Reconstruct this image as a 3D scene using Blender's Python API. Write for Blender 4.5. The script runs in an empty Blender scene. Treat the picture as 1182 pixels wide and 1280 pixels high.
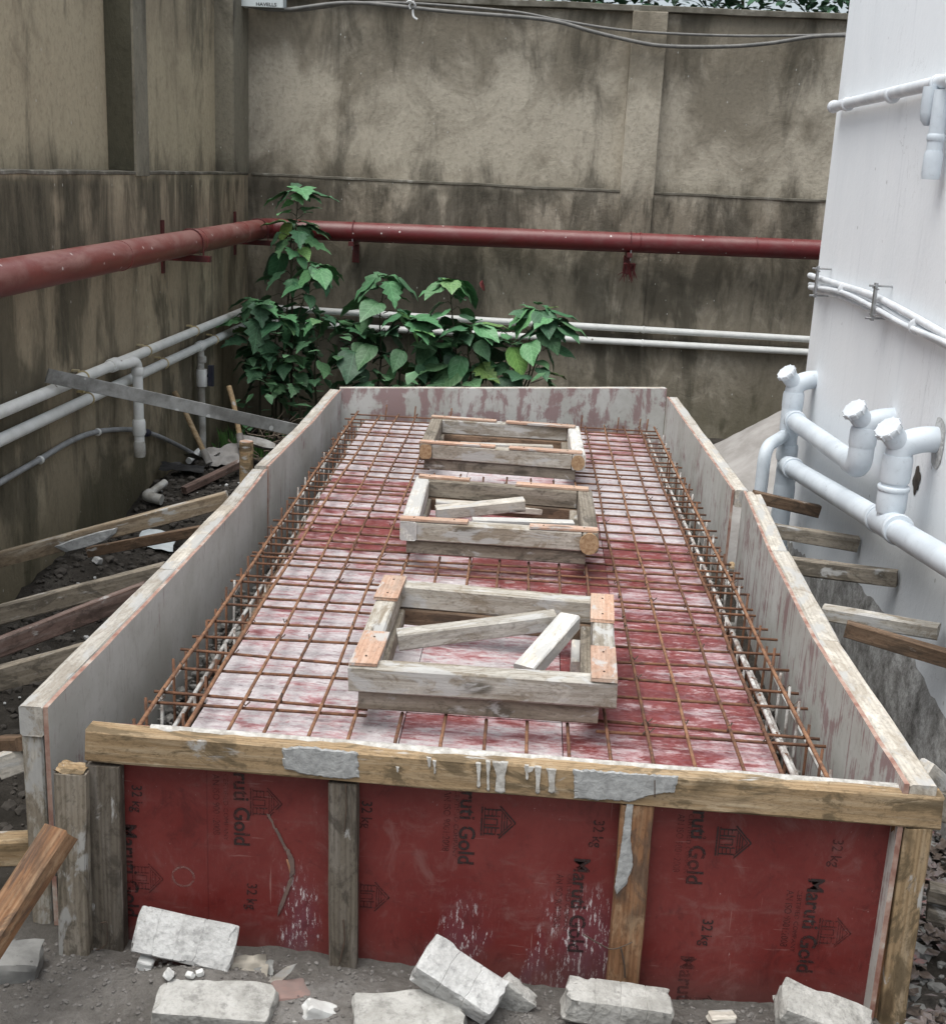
import bpy, bmesh, math, random
from mathutils import Vector, Matrix, noise as mnoise
random.seed(7)
R_ = math.radians
scene = bpy.context.scene
COL = scene.collection

# ------------------------------------------------------------------ camera
CAMZ = 2.237
FPX = 1532.25
cd = bpy.data.cameras.new('camera')
cam = bpy.data.objects.new('camera', cd)
COL.objects.link(cam)
scene.camera = cam
_th, _ya, _ro = R_(15.497), R_(-2.474), R_(2.705)
FW = Vector((math.sin(_ya)*math.cos(_th), math.cos(_ya)*math.cos(_th), -math.sin(_th)))
_r0 = Vector((math.cos(_ya), -math.sin(_ya), 0))
_u0 = _r0.cross(FW)
RT = _r0*math.cos(_ro) + _u0*math.sin(_ro)
UP = -_r0*math.sin(_ro) + _u0*math.cos(_ro)
CP = Vector((0, 0, CAMZ))
m = Matrix.Identity(4)
for i in range(3):
    m[i][0] = RT[i]; m[i][1] = UP[i]; m[i][2] = -FW[i]; m[i][3] = CP[i]
cam.matrix_world = m
cd.sensor_fit = 'HORIZONTAL'; cd.sensor_width = 36.0
cd.lens = 36.0*FPX/1182.0
cd.clip_start = 0.05; cd.clip_end = 300

# ------------------------------------------------------------------ world, sun, exposure
SUN_EL, SUN_AZ = R_(72), R_(225)
w = bpy.data.worlds.new('World'); scene.world = w; w.use_nodes = True
wn = w.node_tree; wn.nodes.clear()
sky = wn.nodes.new('ShaderNodeTexSky'); sky.sky_type = 'NISHITA'; sky.sun_disc = False
sky.sun_elevation = SUN_EL; sky.sun_rotation = SUN_AZ
sky.dust_density = 4.0; sky.air_density = 1.0; sky.ozone_density = 0.6
bg = wn.nodes.new('ShaderNodeBackground'); bg.inputs[1].default_value = 0.10
wo = wn.nodes.new('ShaderNodeOutputWorld')
hs = wn.nodes.new('ShaderNodeHueSaturation'); hs.inputs['Saturation'].default_value = 0.45
tn = wn.nodes.new('ShaderNodeMix'); tn.data_type = 'RGBA'; tn.blend_type = 'MULTIPLY'; tn.inputs[0].default_value = 1.0
tn.inputs[7].default_value = (0.975, 1.0, 1.0, 1)      # thin white overcast
wn.links.new(sky.outputs[0], hs.inputs['Color']); wn.links.new(hs.outputs[0], tn.inputs[6]); wn.links.new(tn.outputs[2], bg.inputs[0]); wn.links.new(bg.outputs[0], wo.inputs[0])
sl = bpy.data.lights.new('sun', 'SUN'); sl.energy = 1.5; sl.angle = R_(60); sl.color = (1.0, 0.985, 0.95)
so = bpy.data.objects.new('sun', sl); COL.objects.link(so)
_sd = Vector((math.sin(SUN_AZ)*math.cos(SUN_EL), math.cos(SUN_AZ)*math.cos(SUN_EL), math.sin(SUN_EL)))
so.rotation_euler = _sd.to_track_quat('Z', 'Y').to_euler()
so.location = (0, 0, 12)
vs = scene.view_settings
scene.display_settings.display_device = 'sRGB'
vs.view_transform = 'Standard'; vs.look = 'None'; vs.gamma = 1.0; vs.use_curve_mapping = False
vs.exposure = 1.03

# ------------------------------------------------------------------ helpers
def at(axis, val, px, py):
    """point of the plane (axis = val) seen at a pixel of the 1182x1280 photograph"""
    q = FW*FPX + RT*(px-591) - UP*(py-640)
    t = (val-CP[axis])/q[axis]
    return CP + q*t
def X_(v, px, py): return at(0, v, px, py)
def Y_(v, px, py): return at(1, v, px, py)
def Z_(v, px, py): return at(2, v, px, py)

def tag(o, label=None, cat=None, group=None, kind=None):
    if label: o['label'] = label
    if cat: o['category'] = cat
    if group: o['group'] = group
    if kind: o['kind'] = kind
    return o
def thing(name, label, cat, loc=(0, 0, 0), group=None):
    o = bpy.data.objects.new(name, None); COL.objects.link(o)
    o.location = loc; o.empty_display_size = .1
    return tag(o, label, cat, group)
def world_of(o):
    mm = o.matrix_basis.copy()
    if o.parent: return world_of(o.parent) @ o.matrix_parent_inverse @ mm
    return mm
def attach(o, parent):
    if parent is not None:
        o.parent = parent
        o.matrix_parent_inverse = world_of(parent).inverted()
    return o
def link_mesh(name, me, mat, parent=None, mw=None, smooth=False):
    if mat is not None and len(me.materials) == 0: me.materials.append(mat)
    if smooth:
        me.polygons.foreach_set('use_smooth', [True]*len(me.polygons))
    o = bpy.data.objects.new(name, me); COL.objects.link(o)
    if mw is not None: o.matrix_basis = mw
    attach(o, parent)
    return o
def pydata(name, vs_, fs, mat, parent=None, mw=None, smooth=False):
    me = bpy.data.meshes.new(name); me.from_pydata([tuple(v) for v in vs_], [], fs); me.update()
    return link_mesh(name, me, mat, parent, mw, smooth)
def smooth_angle(o, ang=40):
    me = o.data
    me.polygons.foreach_set('use_smooth', [True]*len(me.polygons))
    bm = bmesh.new(); bm.from_mesh(me)
    for e in bm.edges:
        if len(e.link_faces) == 2 and e.calc_face_angle(0) > R_(ang): e.smooth = False
    bm.to_mesh(me); bm.free()

# ------------------------------------------------------------------ materials
class NB:
    def __init__(s, name):
        s.m = bpy.data.materials.new(name); s.m.use_nodes = True
        s.t = s.m.node_tree; s.t.nodes.clear()
        s.out = s.t.nodes.new('ShaderNodeOutputMaterial')
        s.b = s.t.nodes.new('ShaderNodeBsdfPrincipled')
        s.t.links.new(s.b.outputs[0], s.out.inputs[0])
    def n(s, ty, **k):
        x = s.t.nodes.new(ty)
        for a, v in k.items(): setattr(x, a, v)
        return x
    def put(s, sock, v):
        if v is None: return
        if isinstance(v, bpy.types.NodeSocket): s.t.links.new(v, sock)
        elif isinstance(v, (tuple, list)) and sock.type == 'RGBA': sock.default_value = tuple(v)[:3] + (1,)
        else: sock.default_value = v
    def obj(s): return s.n('ShaderNodeTexCoord').outputs['Object']
    def pos(s): return s.n('ShaderNodeNewGeometry').outputs['Position']
    def rnd(s): return s.n('ShaderNodeObjectInfo').outputs['Random']
    def attr(s, name):
        a = s.n('ShaderNodeAttribute'); a.attribute_type = 'OBJECT'; a.attribute_name = name
        return a.outputs['Fac']
    def vec(s, v, scale=(1, 1, 1), loc=(0, 0, 0)):
        x = s.n('ShaderNodeMapping'); s.put(x.inputs[0], v)
        x.inputs['Scale'].default_value = scale
        if isinstance(loc, bpy.types.NodeSocket): s.t.links.new(loc, x.inputs['Location'])
        else: x.inputs['Location'].default_value = loc
        return x.outputs[0]
    def ovec(s, scale=(1, 1, 1)):
        """object coordinates shifted by a random amount per object"""
        r = s.m_('MULTIPLY', s.rnd(), 57.0)
        c = s.n('ShaderNodeCombineXYZ')
        for i in range(3): s.t.links.new(r, c.inputs[i])
        a = s.n('ShaderNodeVectorMath', operation='ADD')
        s.t.links.new(s.obj(), a.inputs[0]); s.t.links.new(c.outputs[0], a.inputs[1])
        return s.vec(a.outputs[0], scale)
    def noise(s, v, scale=5., detail=4., rough=.55, dist=0.):
        x = s.n('ShaderNodeTexNoise'); s.put(x.inputs['Vector'], v)
        x.inputs['Scale'].default_value = scale; x.inputs['Detail'].default_value = detail
        x.inputs['Roughness'].default_value = rough; x.inputs['Distortion'].default_value = dist
        return x.outputs['Fac']
    def vor(s, v, scale=5., feat='F1'):
        x = s.n('ShaderNodeTexVoronoi', feature=feat); s.put(x.inputs['Vector'], v)
        x.inputs['Scale'].default_value = scale
        return x.outputs['Distance']
    def wave(s, v, scale=5., dist=2., detail=2., ds=1., axis='X'):
        x = s.n('ShaderNodeTexWave', bands_direction=axis); s.put(x.inputs['Vector'], v)
        x.inputs['Scale'].default_value = scale; x.inputs['Distortion'].default_value = dist
        x.inputs['Detail'].default_value = detail; x.inputs['Detail Scale'].default_value = ds
        return x.outputs['Fac']
    def m_(s, op, a, b=0.0, clamp=False):
        x = s.n('ShaderNodeMath', operation=op, use_clamp=clamp)
        s.put(x.inputs[0], a); s.put(x.inputs[1], b)
        return x.outputs[0]
    def rng(s, v, a, b, c=0., d=1.):
        x = s.n('ShaderNodeMapRange'); x.interpolation_type = 'SMOOTHSTEP'
        s.put(x.inputs[0], v)
        for i, q in enumerate((a, b, c, d)): x.inputs[i+1].default_value = q
        return x.outputs[0]
    def sep(s, v, i):
        x = s.n('ShaderNodeSeparateXYZ'); s.put(x.inputs[0], v); return x.outputs[i]
    def mix(s, f, a, b, mode='MIX'):
        x = s.n('ShaderNodeMix', data_type='RGBA', blend_type=mode, clamp_factor=True)
        s.put(x.inputs[0], f); s.put(x.inputs[6], a); s.put(x.inputs[7], b)
        return x.outputs[2]
    def ramp(s, f, stops):
        x = s.n('ShaderNodeValToRGB'); s.put(x.inputs[0], f)
        e = x.color_ramp.elements
        while len(e) < len(stops): e.new(0.5)
        for i, (p, c) in enumerate(stops):
            e[i].position = p; e[i].color = tuple(c)[:3] + (1,)
        return x.outputs[0]
    def bump(s, h, strength=.3, dist=.01, prev=None):
        x = s.n('ShaderNodeBump'); s.put(x.inputs['Height'], h)
        x.inputs['Strength'].default_value = strength; x.inputs['Distance'].default_value = dist
        if prev is not None: s.t.links.new(prev, x.inputs['Normal'])
        return x.outputs[0]
    def fin(s, col, rough=.8, normal=None, metal=0., spec=.5):
        s.put(s.b.inputs['Base Color'], col); s.put(s.b.inputs['Roughness'], rough)
        s.put(s.b.inputs['Metallic'], metal); s.put(s.b.inputs['Specular IOR Level'], spec)
        if normal is not None: s.t.links.new(normal, s.b.inputs['Normal'])
        return s.m
def speck(b, v, scale, thr, soft=.03):
    """small round specks: 1 inside"""
    return b.rng(b.vor(v, scale), thr, thr+soft, 1., 0.)

def m_wall(name, lightc, midc, darkc, seed, left=False):
    b = NB(name); p = b.vec(b.pos(), (1, 1, 1), (seed, seed*2, 0))
    z = b.sep(b.pos(), 2); xx = b.sep(b.pos(), 0)
    big = b.noise(p, .9, 7, .64, .8); med = b.noise(b.vec(p, (1, 1, .6)), 3.2, 8, .68, .8); fine = b.noise(p, 26, 6, .7)
    st = b.noise(b.vec(p, (2.0, 2.0, .55)), 1.5, 9, .68, .5)
    st2 = b.noise(b.vec(p, (7, 7, 1.3)), 1.2, 8, .70, .4)
    lump = b.m_('ADD', b.m_('MULTIPLY', big, .82), b.m_('ADD', b.m_('MULTIPLY', med, .18), b.rng(b.m_('ABSOLUTE', b.m_('SUBTRACT', z, 2.65)), .1, .9, -.05, .12)))
    col = b.mix(b.rng(lump, .44, .62), lightc, midc)
    col = b.mix(b.rng(med, .52, .74, 0, .40), col, tuple(c*.6 for c in midc))
    col = b.mix(b.rng(med, .45, .3, 0, .35), col, tuple(min(1, c*1.25) for c in lightc))
    # dark growth: strongest under the ledge, at the top and just above the ledge
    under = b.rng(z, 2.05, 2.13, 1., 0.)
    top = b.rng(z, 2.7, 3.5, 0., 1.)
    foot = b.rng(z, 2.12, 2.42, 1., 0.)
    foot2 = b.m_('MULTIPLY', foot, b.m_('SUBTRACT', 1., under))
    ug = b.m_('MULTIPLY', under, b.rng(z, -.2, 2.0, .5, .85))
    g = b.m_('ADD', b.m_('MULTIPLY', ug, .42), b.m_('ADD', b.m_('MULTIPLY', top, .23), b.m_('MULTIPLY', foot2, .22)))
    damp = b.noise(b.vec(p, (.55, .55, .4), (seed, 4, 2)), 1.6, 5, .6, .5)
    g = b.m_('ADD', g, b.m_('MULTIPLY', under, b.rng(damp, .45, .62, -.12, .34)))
    s1 = b.rng(b.m_('ADD', st, b.m_('MULTIPLY', g, .55)), .56, .76)
    drip = b.noise(b.vec(p, (3.6, 3.6, .8)), 1.5, 8, .70, .5)
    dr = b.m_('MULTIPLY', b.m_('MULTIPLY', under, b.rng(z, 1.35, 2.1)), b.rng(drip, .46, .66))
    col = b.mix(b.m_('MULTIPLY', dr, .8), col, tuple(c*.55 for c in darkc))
    s2 = b.rng(b.m_('ADD', st2, b.m_('MULTIPLY', g, .30)), .62, .82, 0, .75)
    col = b.mix(b.m_('MULTIPLY', s1, .72), col, darkc)
    col = b.mix(b.m_('MULTIPLY', s2, .7), col, tuple(c*.7 for c in darkc))
    # grime and moss at the foot
    gz = b.rng(b.m_('ADD', z, b.m_('MULTIPLY', med, -.7)), -.35, .35, 1., 0.)
    col = b.mix(b.m_('MULTIPLY', gz, .45), col, (.10, .095, .05))
    # whitish lime runs and paint specks
    wr = b.rng(b.noise(b.vec(p, (14, 14, 2.2)), 1.3, 5, .7), .70, .78, 0, .42)
    col = b.mix(wr, col, (.36, .35, .31))
    col = b.mix(b.m_('MULTIPLY', speck(b, b.vec(p, (5, 5, 2.6)), 2.1, .035, .02), .8), col, (.6, .6, .56))
    col = b.mix(b.rng(fine, .45, .70, 0, .32), col, tuple(c*.5 for c in midc))
    pit = b.noise(p, 70, 4, .7); col = b.mix(b.rng(pit, .64, .72, 0, .4), col, tuple(c*.35 for c in midc))
    hgt = b.m_('ADD', b.m_('MULTIPLY', fine, .35), b.m_('ADD', med, b.m_('MULTIPLY', st2, .3)))
    return b.fin(col, b.rng(med, .3, .7, .75, .95), b.bump(hgt, .8, .02), spec=.25)

M = {}
M['wall_back'] = m_wall('old_plaster_grey', (.46, .415, .335), (.245, .215, .165), (.058, .052, .039), 3.3)
M['wall_left'] = m_wall('old_plaster_beige', (.45, .385, .27), (.34, .285, .20), (.058, .054, .038), 11.7)
M['pilaster'] = m_wall('weathered_shaded_pilaster', (.24, .22, .17), (.155, .14, .108), (.06, .055, .042), 8.3)  # stained plaster, toned darker so the pilasters carry shading in their colour
M['pilaster_dark'] = m_wall('dark_pilaster_plaster', (.085, .08, .055), (.055, .052, .036), (.03, .028, .02), 5.1)

def m_ledge():
    b = NB('ledge_cement'); p = b.pos()
    n = b.noise(p, 6, 6, .65); col = b.ramp(n, [(.35, (.085, .078, .06)), (.58, (.17, .158, .13)), (.72, (.34, .33, .29))])
    return b.fin(col, .9, b.bump(n, .6, .02), spec=.2)
M['ledge'] = m_ledge()

def m_block(name, c1, c2):
    b = NB(name); p = b.ovec()
    n = b.noise(p, 9, 8, .7, .4); f = b.noise(p, 70, 6, .75); h = b.vor(p, 60); d = b.noise(p, 24, 6, .7)
    col = b.mix(b.rng(n, .35, .65), c1, c2)
    col = b.mix(b.rng(d, .50, .68, 0, .6), col, tuple(q*.5 for q in c2))
    col = b.mix(b.rng(f, .5, .7, 0, .45), col, tuple(q*.6 for q in c2))
    return b.fin(col, .93, b.bump(b.m_('ADD', d, b.m_('ADD', b.m_('MULTIPLY', f, .6), b.m_('MULTIPLY', h, .5))), .8, .008), spec=.2)
def m_white():
    b = NB('white_paint'); p = b.pos(); z = b.sep(p, 2)
    n = b.noise(b.vec(p, (1, 1, .35)), 2.2, 6, .6, .3); f = b.noise(p, 30, 5, .7); big = b.noise(p, .8, 3)
    st = b.noise(b.vec(p, (7, 7, .5)), 1.2, 5, .6)
    col = b.mix(b.rng(n, .35, .7, 0, .6), (.85, .875, .895), (.78, .81, .835))
    col = b.mix(b.rng(st, .58, .75, 0, .35), col, (.52, .55, .58))
    gz = b.rng(b.m_('ADD', z, b.m_('MULTIPLY', n, .8)), .8, 1.9, 1, 0)
    col = b.mix(b.m_('MULTIPLY', gz, .35), col, (.46, .49, .52))
    col = b.mix(b.m_('MULTIPLY', speck(b, b.vec(p, (3, 3, 2)), 2.4, .03), .7), col, (.30, .30, .29))
    hl = b.noise(b.vec(p, (1.5, 1.5, .7)), 1.3, 9, .6, 1.5)
    col = b.mix(b.m_('MULTIPLY', b.rng(b.m_('ABSOLUTE', b.m_('SUBTRACT', hl, .5)), .0, .0035, .5, 0), b.rng(big, .45, .6)), col, (.42, .43, .44))
    sm = b.noise(b.vec(p, (5, 5, 1.8)), 1.5, 8, .75)
    col = b.mix(b.rng(sm, .62, .74, 0, .25), col, (.50, .52, .53))
    return b.fin(col, .55, b.bump(b.m_('ADD', b.m_('MULTIPLY', f, .35), b.m_('MULTIPLY', n, 1.6)), .28, .02), spec=.4)
M['white'] = m_white()

def m_rough_cement():
    b = NB('rough_cement'); p = b.pos()
    n = b.noise(p, 9, 8, .75); g = b.vor(p, 55)
    col = b.ramp(n, [(.32, (.11, .107, .10)), (.48, (.27, .265, .255)), (.62, (.46, .46, .45))])
    return b.fin(col, .95, b.bump(b.m_('ADD', n, b.m_('MULTIPLY', g, .25)), .6, .012), spec=.2)
M['rough_cement'] = m_rough_cement()

def m_ground():
    b = NB('soil'); p = b.pos(); x = b.sep(p, 0); y = b.sep(p, 1)
    n = b.noise(p, 3.5, 8, .68); f = b.noise(p, 38, 8, .75); g = b.vor(p, 26)
    dark = b.ramp(n, [(.3, (.026, .023, .019)), (.55, (.060, .053, .045)), (.8, (.12, .11, .095))])
    grey = b.ramp(b.m_('ADD', b.m_('MULTIPLY', n, .6), b.m_('MULTIPLY', f, .4)), [(.32, (.10, .093, .085)), (.5, (.19, .178, .165)), (.68, (.31, .30, .29))])
    front = b.rng(b.m_('ADD', y, b.m_('MULTIPLY', n, .5)), 3.1, 3.6, 1, 0)
    col = b.mix(front, dark, grey)
    col = b.mix(b.m_('MULTIPLY', b.rng(b.noise(p, 120, 3, .6), .66, .74), .35), col, (.40, .39, .37))
    h = b.m_('ADD', b.m_('MULTIPLY', f, .7), b.m_('ADD', n, b.m_('MULTIPLY', g, .4)))
    return b.fin(col, .95, b.bump(h, .9, .03), spec=.2)
M['ground'] = m_ground()

def m_wood(name, c1, c2, c3, dirt=(.06, .05, .04), dirt_amt=.3, cement=0., rough=.8):
    """grain runs along the local x axis of the board"""
    b = NB(name)
    g = b.wave(b.ovec((.6, 14, 14)), 1.5, 7, 4, 1.4, 'Y')
    n = b.noise(b.ovec((1.4, 26, 26)), 1.5, 6, .65, .3); big = b.noise(b.ovec((2.2, 5, 5)), 1.6, 4, .6, .5)
    col = b.mix(b.rng(g, .2, .9, 0, .55), c1, c2)
    col = b.mix(b.rng(n, .45, .72, 0, .7), col, c3)
    col = b.mix(b.rng(big, .56, .72, 0, dirt_amt), col, dirt)
    stn = b.noise(b.ovec((2.0, 4.5, 4.5)), 2.1, 8, .7, 1.2)
    col = b.mix(b.rng(stn, .50, .60, 0, min(.9, dirt_amt*1.15)), col, tuple(q*1.5 for q in dirt))
    col = b.mix(b.rng(stn, .44, .34, 0, .4), col, tuple(min(1, q*1.25) for q in c3))
    kn = b.ovec((2.3, 6, 6)); kd = b.vor(kn, 1.0)
    col = b.mix(b.rng(kd, .09, .16, .75, 0), col, tuple(q*.3 for q in c2))
    fn = b.noise(b.ovec((30, 60, 60)), 1.5, 5, .7)
    col = b.mix(b.rng(fn, .48, .72, 0, .5), col, tuple(q*.4 for q in c2))
    rr = b.mix(b.rnd(), (.86, .86, .86), (1.12, 1.10, 1.06)); col = b.mix(1., col, rr, 'MULTIPLY')
    if cement > 0:
        cm = b.noise(b.ovec((3.5, 9, 9)), 1.6, 6, .62, .5)
        col = b.mix(b.m_('MULTIPLY', b.rng(cm, .66-.3*cement, .74-.3*cement), .85), col, (.44, .44, .43))
    return b.fin(col, rough, b.bump(b.m_('ADD', n, b.m_('MULTIPLY', fn, .5)), .45, .006), spec=.3)
M['wood_new'] = m_wood('timber_yellow', (.37, .265, .155), (.23, .155, .085), (.48, .40, .29), (.10, .075, .045), .8, .22)
M['wood_prop'] = m_wood('timber_dusty_prop', (.31, .25, .18), (.20, .15, .10), (.46, .42, .36), (.08, .06, .045), .5, .3)
M['wood_old'] = m_wood('timber_weathered', (.25, .22, .18), (.14, .118, .09), (.36, .33, .29), (.05, .044, .036), .6, .22)
M['wood_grey'] = m_wood('timber_cement_grey', (.38, .36, .325), (.24, .215, .175), (.54, .53, .50), (.13, .105, .075), .6, .45)
M['wood_pale'] = m_wood('timber_pale_rail', (.50, .475, .43), (.37, .34, .30), (.62, .60, .56), (.20, .175, .145), .5, .5)
M['wood_white'] = m_wood('timber_limed', (.66, .65, .62), (.50, .47, .42), (.76, .75, .73), (.30, .26, .20), .35, .7)
M['wood_orange'] = m_wood('timber_orange', (.28, .145, .075), (.16, .08, .042), (.42, .30, .19), (.05, .04, .035), .55, .0)
M['wood_dark'] = m_wood('timber_dark_wet', (.15, .13, .105), (.085, .07, .055), (.24, .22, .20), (.035, .03, .025), .6, .14)
M['wood_brown'] = m_wood('timber_dark_brown', (.16, .105, .07), (.09, .06, .04), (.24, .17, .12), (.03, .025, .02), .5, .05)
M['wood_red'] = m_wood('timber_reddish', (.20, .135, .115), (.13, .085, .07), (.32, .26, .235), (.04, .03, .025), .5, .25)
M['ply_strip'] = m_wood('ply_strip_salmon', (.47, .305, .225), (.38, .235, .17), (.56, .44, .37), (.28, .22, .18), .6, .34, .75)

def m_side():  # noqa
    """film-faced ply with a skin of cement"""
    b = NB('shutter_ply_cement'); p = b.ovec((1, 1, 1))
    n = b.noise(p, 2.2, 6, .62, .4); s1 = b.noise(b.vec(p, (5, 17, 3.2)), 1.5, 8, .72, 1.2); f = b.noise(p, 32, 6, .7)
    col = b.mix(b.rng(n, .35, .65), (.46, .46, .43), (.58, .58, .56))
    col = b.mix(b.rng(s1, .56, .68, 0, .42), col, (.22, .19, .17))
    wear = b.attr('wear')
    s2 = b.noise(b.vec(p, (3.5, 3.5, 3.5)), 1.4, 7, .68, .6); s3 = b.noise(b.vec(p, (6, 38, 2.0)), 1.1, 6, .65)
    rd = b.rng(b.m_('ADD', b.m_('MULTIPLY', s2, .5), b.m_('ADD', b.m_('MULTIPLY', s3, .5), b.m_('MULTIPLY', wear, .16))), .59, .66)
    col = b.mix(b.m_('MULTIPLY', rd, .75), col, (.26, .14, .145))
    col = b.mix(b.rng(f, .52, .75, 0, .35), col, (.24, .22, .20))
    return b.fin(col, .7, b.bump(b.m_('ADD', n, b.m_('MULTIPLY', f, .5)), .2, .004), spec=.3)
M['side'] = m_side()

def m_ply_edge():
    b = NB('ply_edge'); p = b.obj()
    n = b.noise(b.ovec((8, 8, 8)), 2, 5, .6)
    return b.fin(b.ramp(n, [(.35, (.26, .13, .10)), (.55, (.40, .27, .22)), (.7, (.50, .45, .40))]), .85, b.bump(n, .4, .004))
M['ply_edge'] = m_ply_edge()

def m_deck():
    b = NB('deck_film_ply'); p = b.pos()
    a = b.noise(b.vec(p, (1.0, 1.6, 1)), 1.6, 6, .6, .5)
    s1 = b.noise(b.vec(p, (3.5, 16, 1)), 1.4, 6, .62, .6); f = b.noise(p, 42, 6, .72)
    dust = b.attr('dust')
    k = b.m_('ADD', b.m_('MULTIPLY', a, .55), b.m_('ADD', b.m_('MULTIPLY', s1, .45), b.m_('MULTIPLY', b.m_('SUBTRACT', dust, .44), .44)))
    red = b.mix(b.rng(f, .3, .7), (.165, .030, .030), (.225, .058, .056))
    pink = b.mix(b.rng(s1, .3, .7), (.34, .17, .18), (.47, .345, .36))
    white = b.mix(b.rng(f, .3, .75), (.54, .515, .52), (.36, .315, .335))
    pt = b.noise(b.vec(p, (2.2, 4.5, 1)), 1.7, 8, .72, 1.0)
    gr = b.noise(b.vec(p, (22, 44, 1)), 1.6, 8, .8, .4)
    k = b.m_('ADD', k, b.m_('ADD', b.m_('MULTIPLY', b.m_('SUBTRACT', pt, .5), .45), b.m_('MULTIPLY', b.m_('SUBTRACT', gr, .5), .42)))
    col = b.mix(b.rng(k, .42, .54), red, pink)
    col = b.mix(b.rng(k, .50, .62), col, white)
    col = b.mix(b.rng(f, .5, .8, 0, .25), col, (.50, .44, .43))
    g2 = b.noise(b.vec(p, (7, 22, 1)), 1.6, 8, .75, .8)
    col = b.mix(b.rng(g2, .50, .62, 0, .55), col, (.22, .11, .125))
    col = b.mix(b.rng(g2, .44, .36, 0, .40), col, (.58, .55, .54))
    col = b.mix(b.rng(s1, .60, .70, 0, .6), col, (.13, .08, .09))
    col = b.mix(b.m_('MULTIPLY', speck(b, b.vec(p, (1, 2.2, 1)), 15, .10, .05), .5), col, (.08, .06, .055))
    return b.fin(col, b.rng(k, .4, .6, .38, .8), b.bump(b.m_('ADD', s1, b.m_('MULTIPLY', f, .5)), .25, .005), spec=.4)
M['deck'] = m_deck()

def m_front():
    b = NB('red_film_ply'); p = b.vec(b.pos(), (1, 1, 1)); x = b.sep(p, 0); z = b.sep(p, 2)
    a = b.noise(p, 3, 6, .6, .5); f = b.noise(p, 55, 6, .75); s1 = b.noise(b.vec(p, (30, 1, 3)), 1.3, 6, .7)
    hz = b.noise(b.vec(p, (2.5, 1, 9)), 2.2, 6, .65, .4)
    col = b.mix(b.rng(a, .35, .65), (.145, .019, .017), (.185, .034, .030))
    col = b.mix(b.rng(hz, .55, .75, 0, .42), col, (.20, .095, .085))
    # low purple-grey wash where slurry ran, in three places along the sheet
    wash = None
    for cx, wd, top in ((-.58, .075, .42), (-.13, .10, .36), (.22, .12, .42), (.10, .02, .30)):
        dx = b.m_('ABSOLUTE', b.m_('SUBTRACT', b.m_('ADD', x, b.m_('MULTIPLY', b.m_('SUBTRACT', a, .5), .34)), cx))
        q = b.m_('MULTIPLY', b.rng(dx, wd*.1, wd*1.15, 1, 0), b.rng(b.m_('ADD', z, b.m_('MULTIPLY', b.m_('ADD', s1, a), .16)), top*.5, top*1.25, 1, 0))
        wash = q if wash is None else b.m_('MAXIMUM', wash, q)
    col = b.mix(b.m_('MULTIPLY', wash, b.rng(s1, .3, .6, .35, .8)), col, (.16, .06, .085))
    sp = b.noise(b.vec(p, (52, 1, 13)), 1.6, 7, .78)
    col = b.mix(b.m_('MULTIPLY', b.m_('MULTIPLY', b.rng(sp, .545, .60), b.rng(z, .2, .45, 1, .5)), b.rng(wash, 0, .4, .02, 1)), col, (.60, .54, .55))
    col = b.mix(b.m_('MULTIPLY', b.rng(b.noise(b.vec(p, (80, 1, 38)), 1.5, 4, .7), .69, .73), b.rng(a, .42, .6, 0, .75)), col, (.52, .42, .41))
    scr = b.noise(b.vec(p, (60, 1, 2.4), (3, 0, 0)), 1., 3, .5)
    col = b.mix(b.rng(scr, .71, .73, 0, .45), col, (.36, .22, .20))
    # sheet joint lines in the film
    for jx in (-.845,):
        col = b.mix(b.rng(b.m_('ABSOLUTE', b.m_('SUBTRACT', x, jx)), .001, .003, .5, 0), col, (.08, .012, .012))
    mud = b.rng(b.m_('ADD', z, b.m_('MULTIPLY', a, .22)), .08, .24, .55, 0)
    col = b.mix(mud, col, (.085, .05, .045))
    col = b.mix(b.rng(f, .5, .75, 0, .4), col, (.075, .022, .022))
    sc2 = b.noise(b.vec(p, (5, 1, 60), (7, 0, 1)), 1., 4, .6, .3)
    col = b.mix(b.rng(sc2, .66, .70, 0, .4), col, (.30, .17, .155))
    blot = b.noise(b.vec(p, (6, 1, 5), (2, 0, 9)), 1.3, 8, .75, .8)
    col = b.mix(b.rng(blot, .52, .70, 0, .4), col, (.24, .13, .12))
    col = b.mix(b.rng(blot, .46, .34, 0, .5), col, (.07, .012, .012))
    return b.fin(col, b.rng(hz, .4, .7, .42, .7), b.bump(b.m_('ADD', a, b.m_('MULTIPLY', f, .3)), .2, .006), spec=.45)
M['front'] = m_front()

def m_print(name, strength):
    b = NB(name); p = b.pos()
    n = b.noise(p, 90, 4, .6); a = b.noise(p, 9, 4, .6)
    tr = b.n('ShaderNodeBsdfTransparent'); mx = b.n('ShaderNodeMixShader')
    b.put(b.b.inputs['Base Color'], (.030, .018, .018)); b.b.inputs['Roughness'].default_value = .6
    f = b.m_('MULTIPLY', b.rng(n, .30, .50), b.rng(a, .34, .58, strength*.6, strength))
    b.t.links.new(f, mx.inputs[0]); b.t.links.new(tr.outputs[0], mx.inputs[1]); b.t.links.new(b.b.outputs[0], mx.inputs[2])
    b.t.links.new(mx.outputs[0], b.out.inputs[0])
    return b.m
M['print'] = m_print('worn_black_print', .95)
M['print_faint'] = m_print('faint_black_print', .6)

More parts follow.
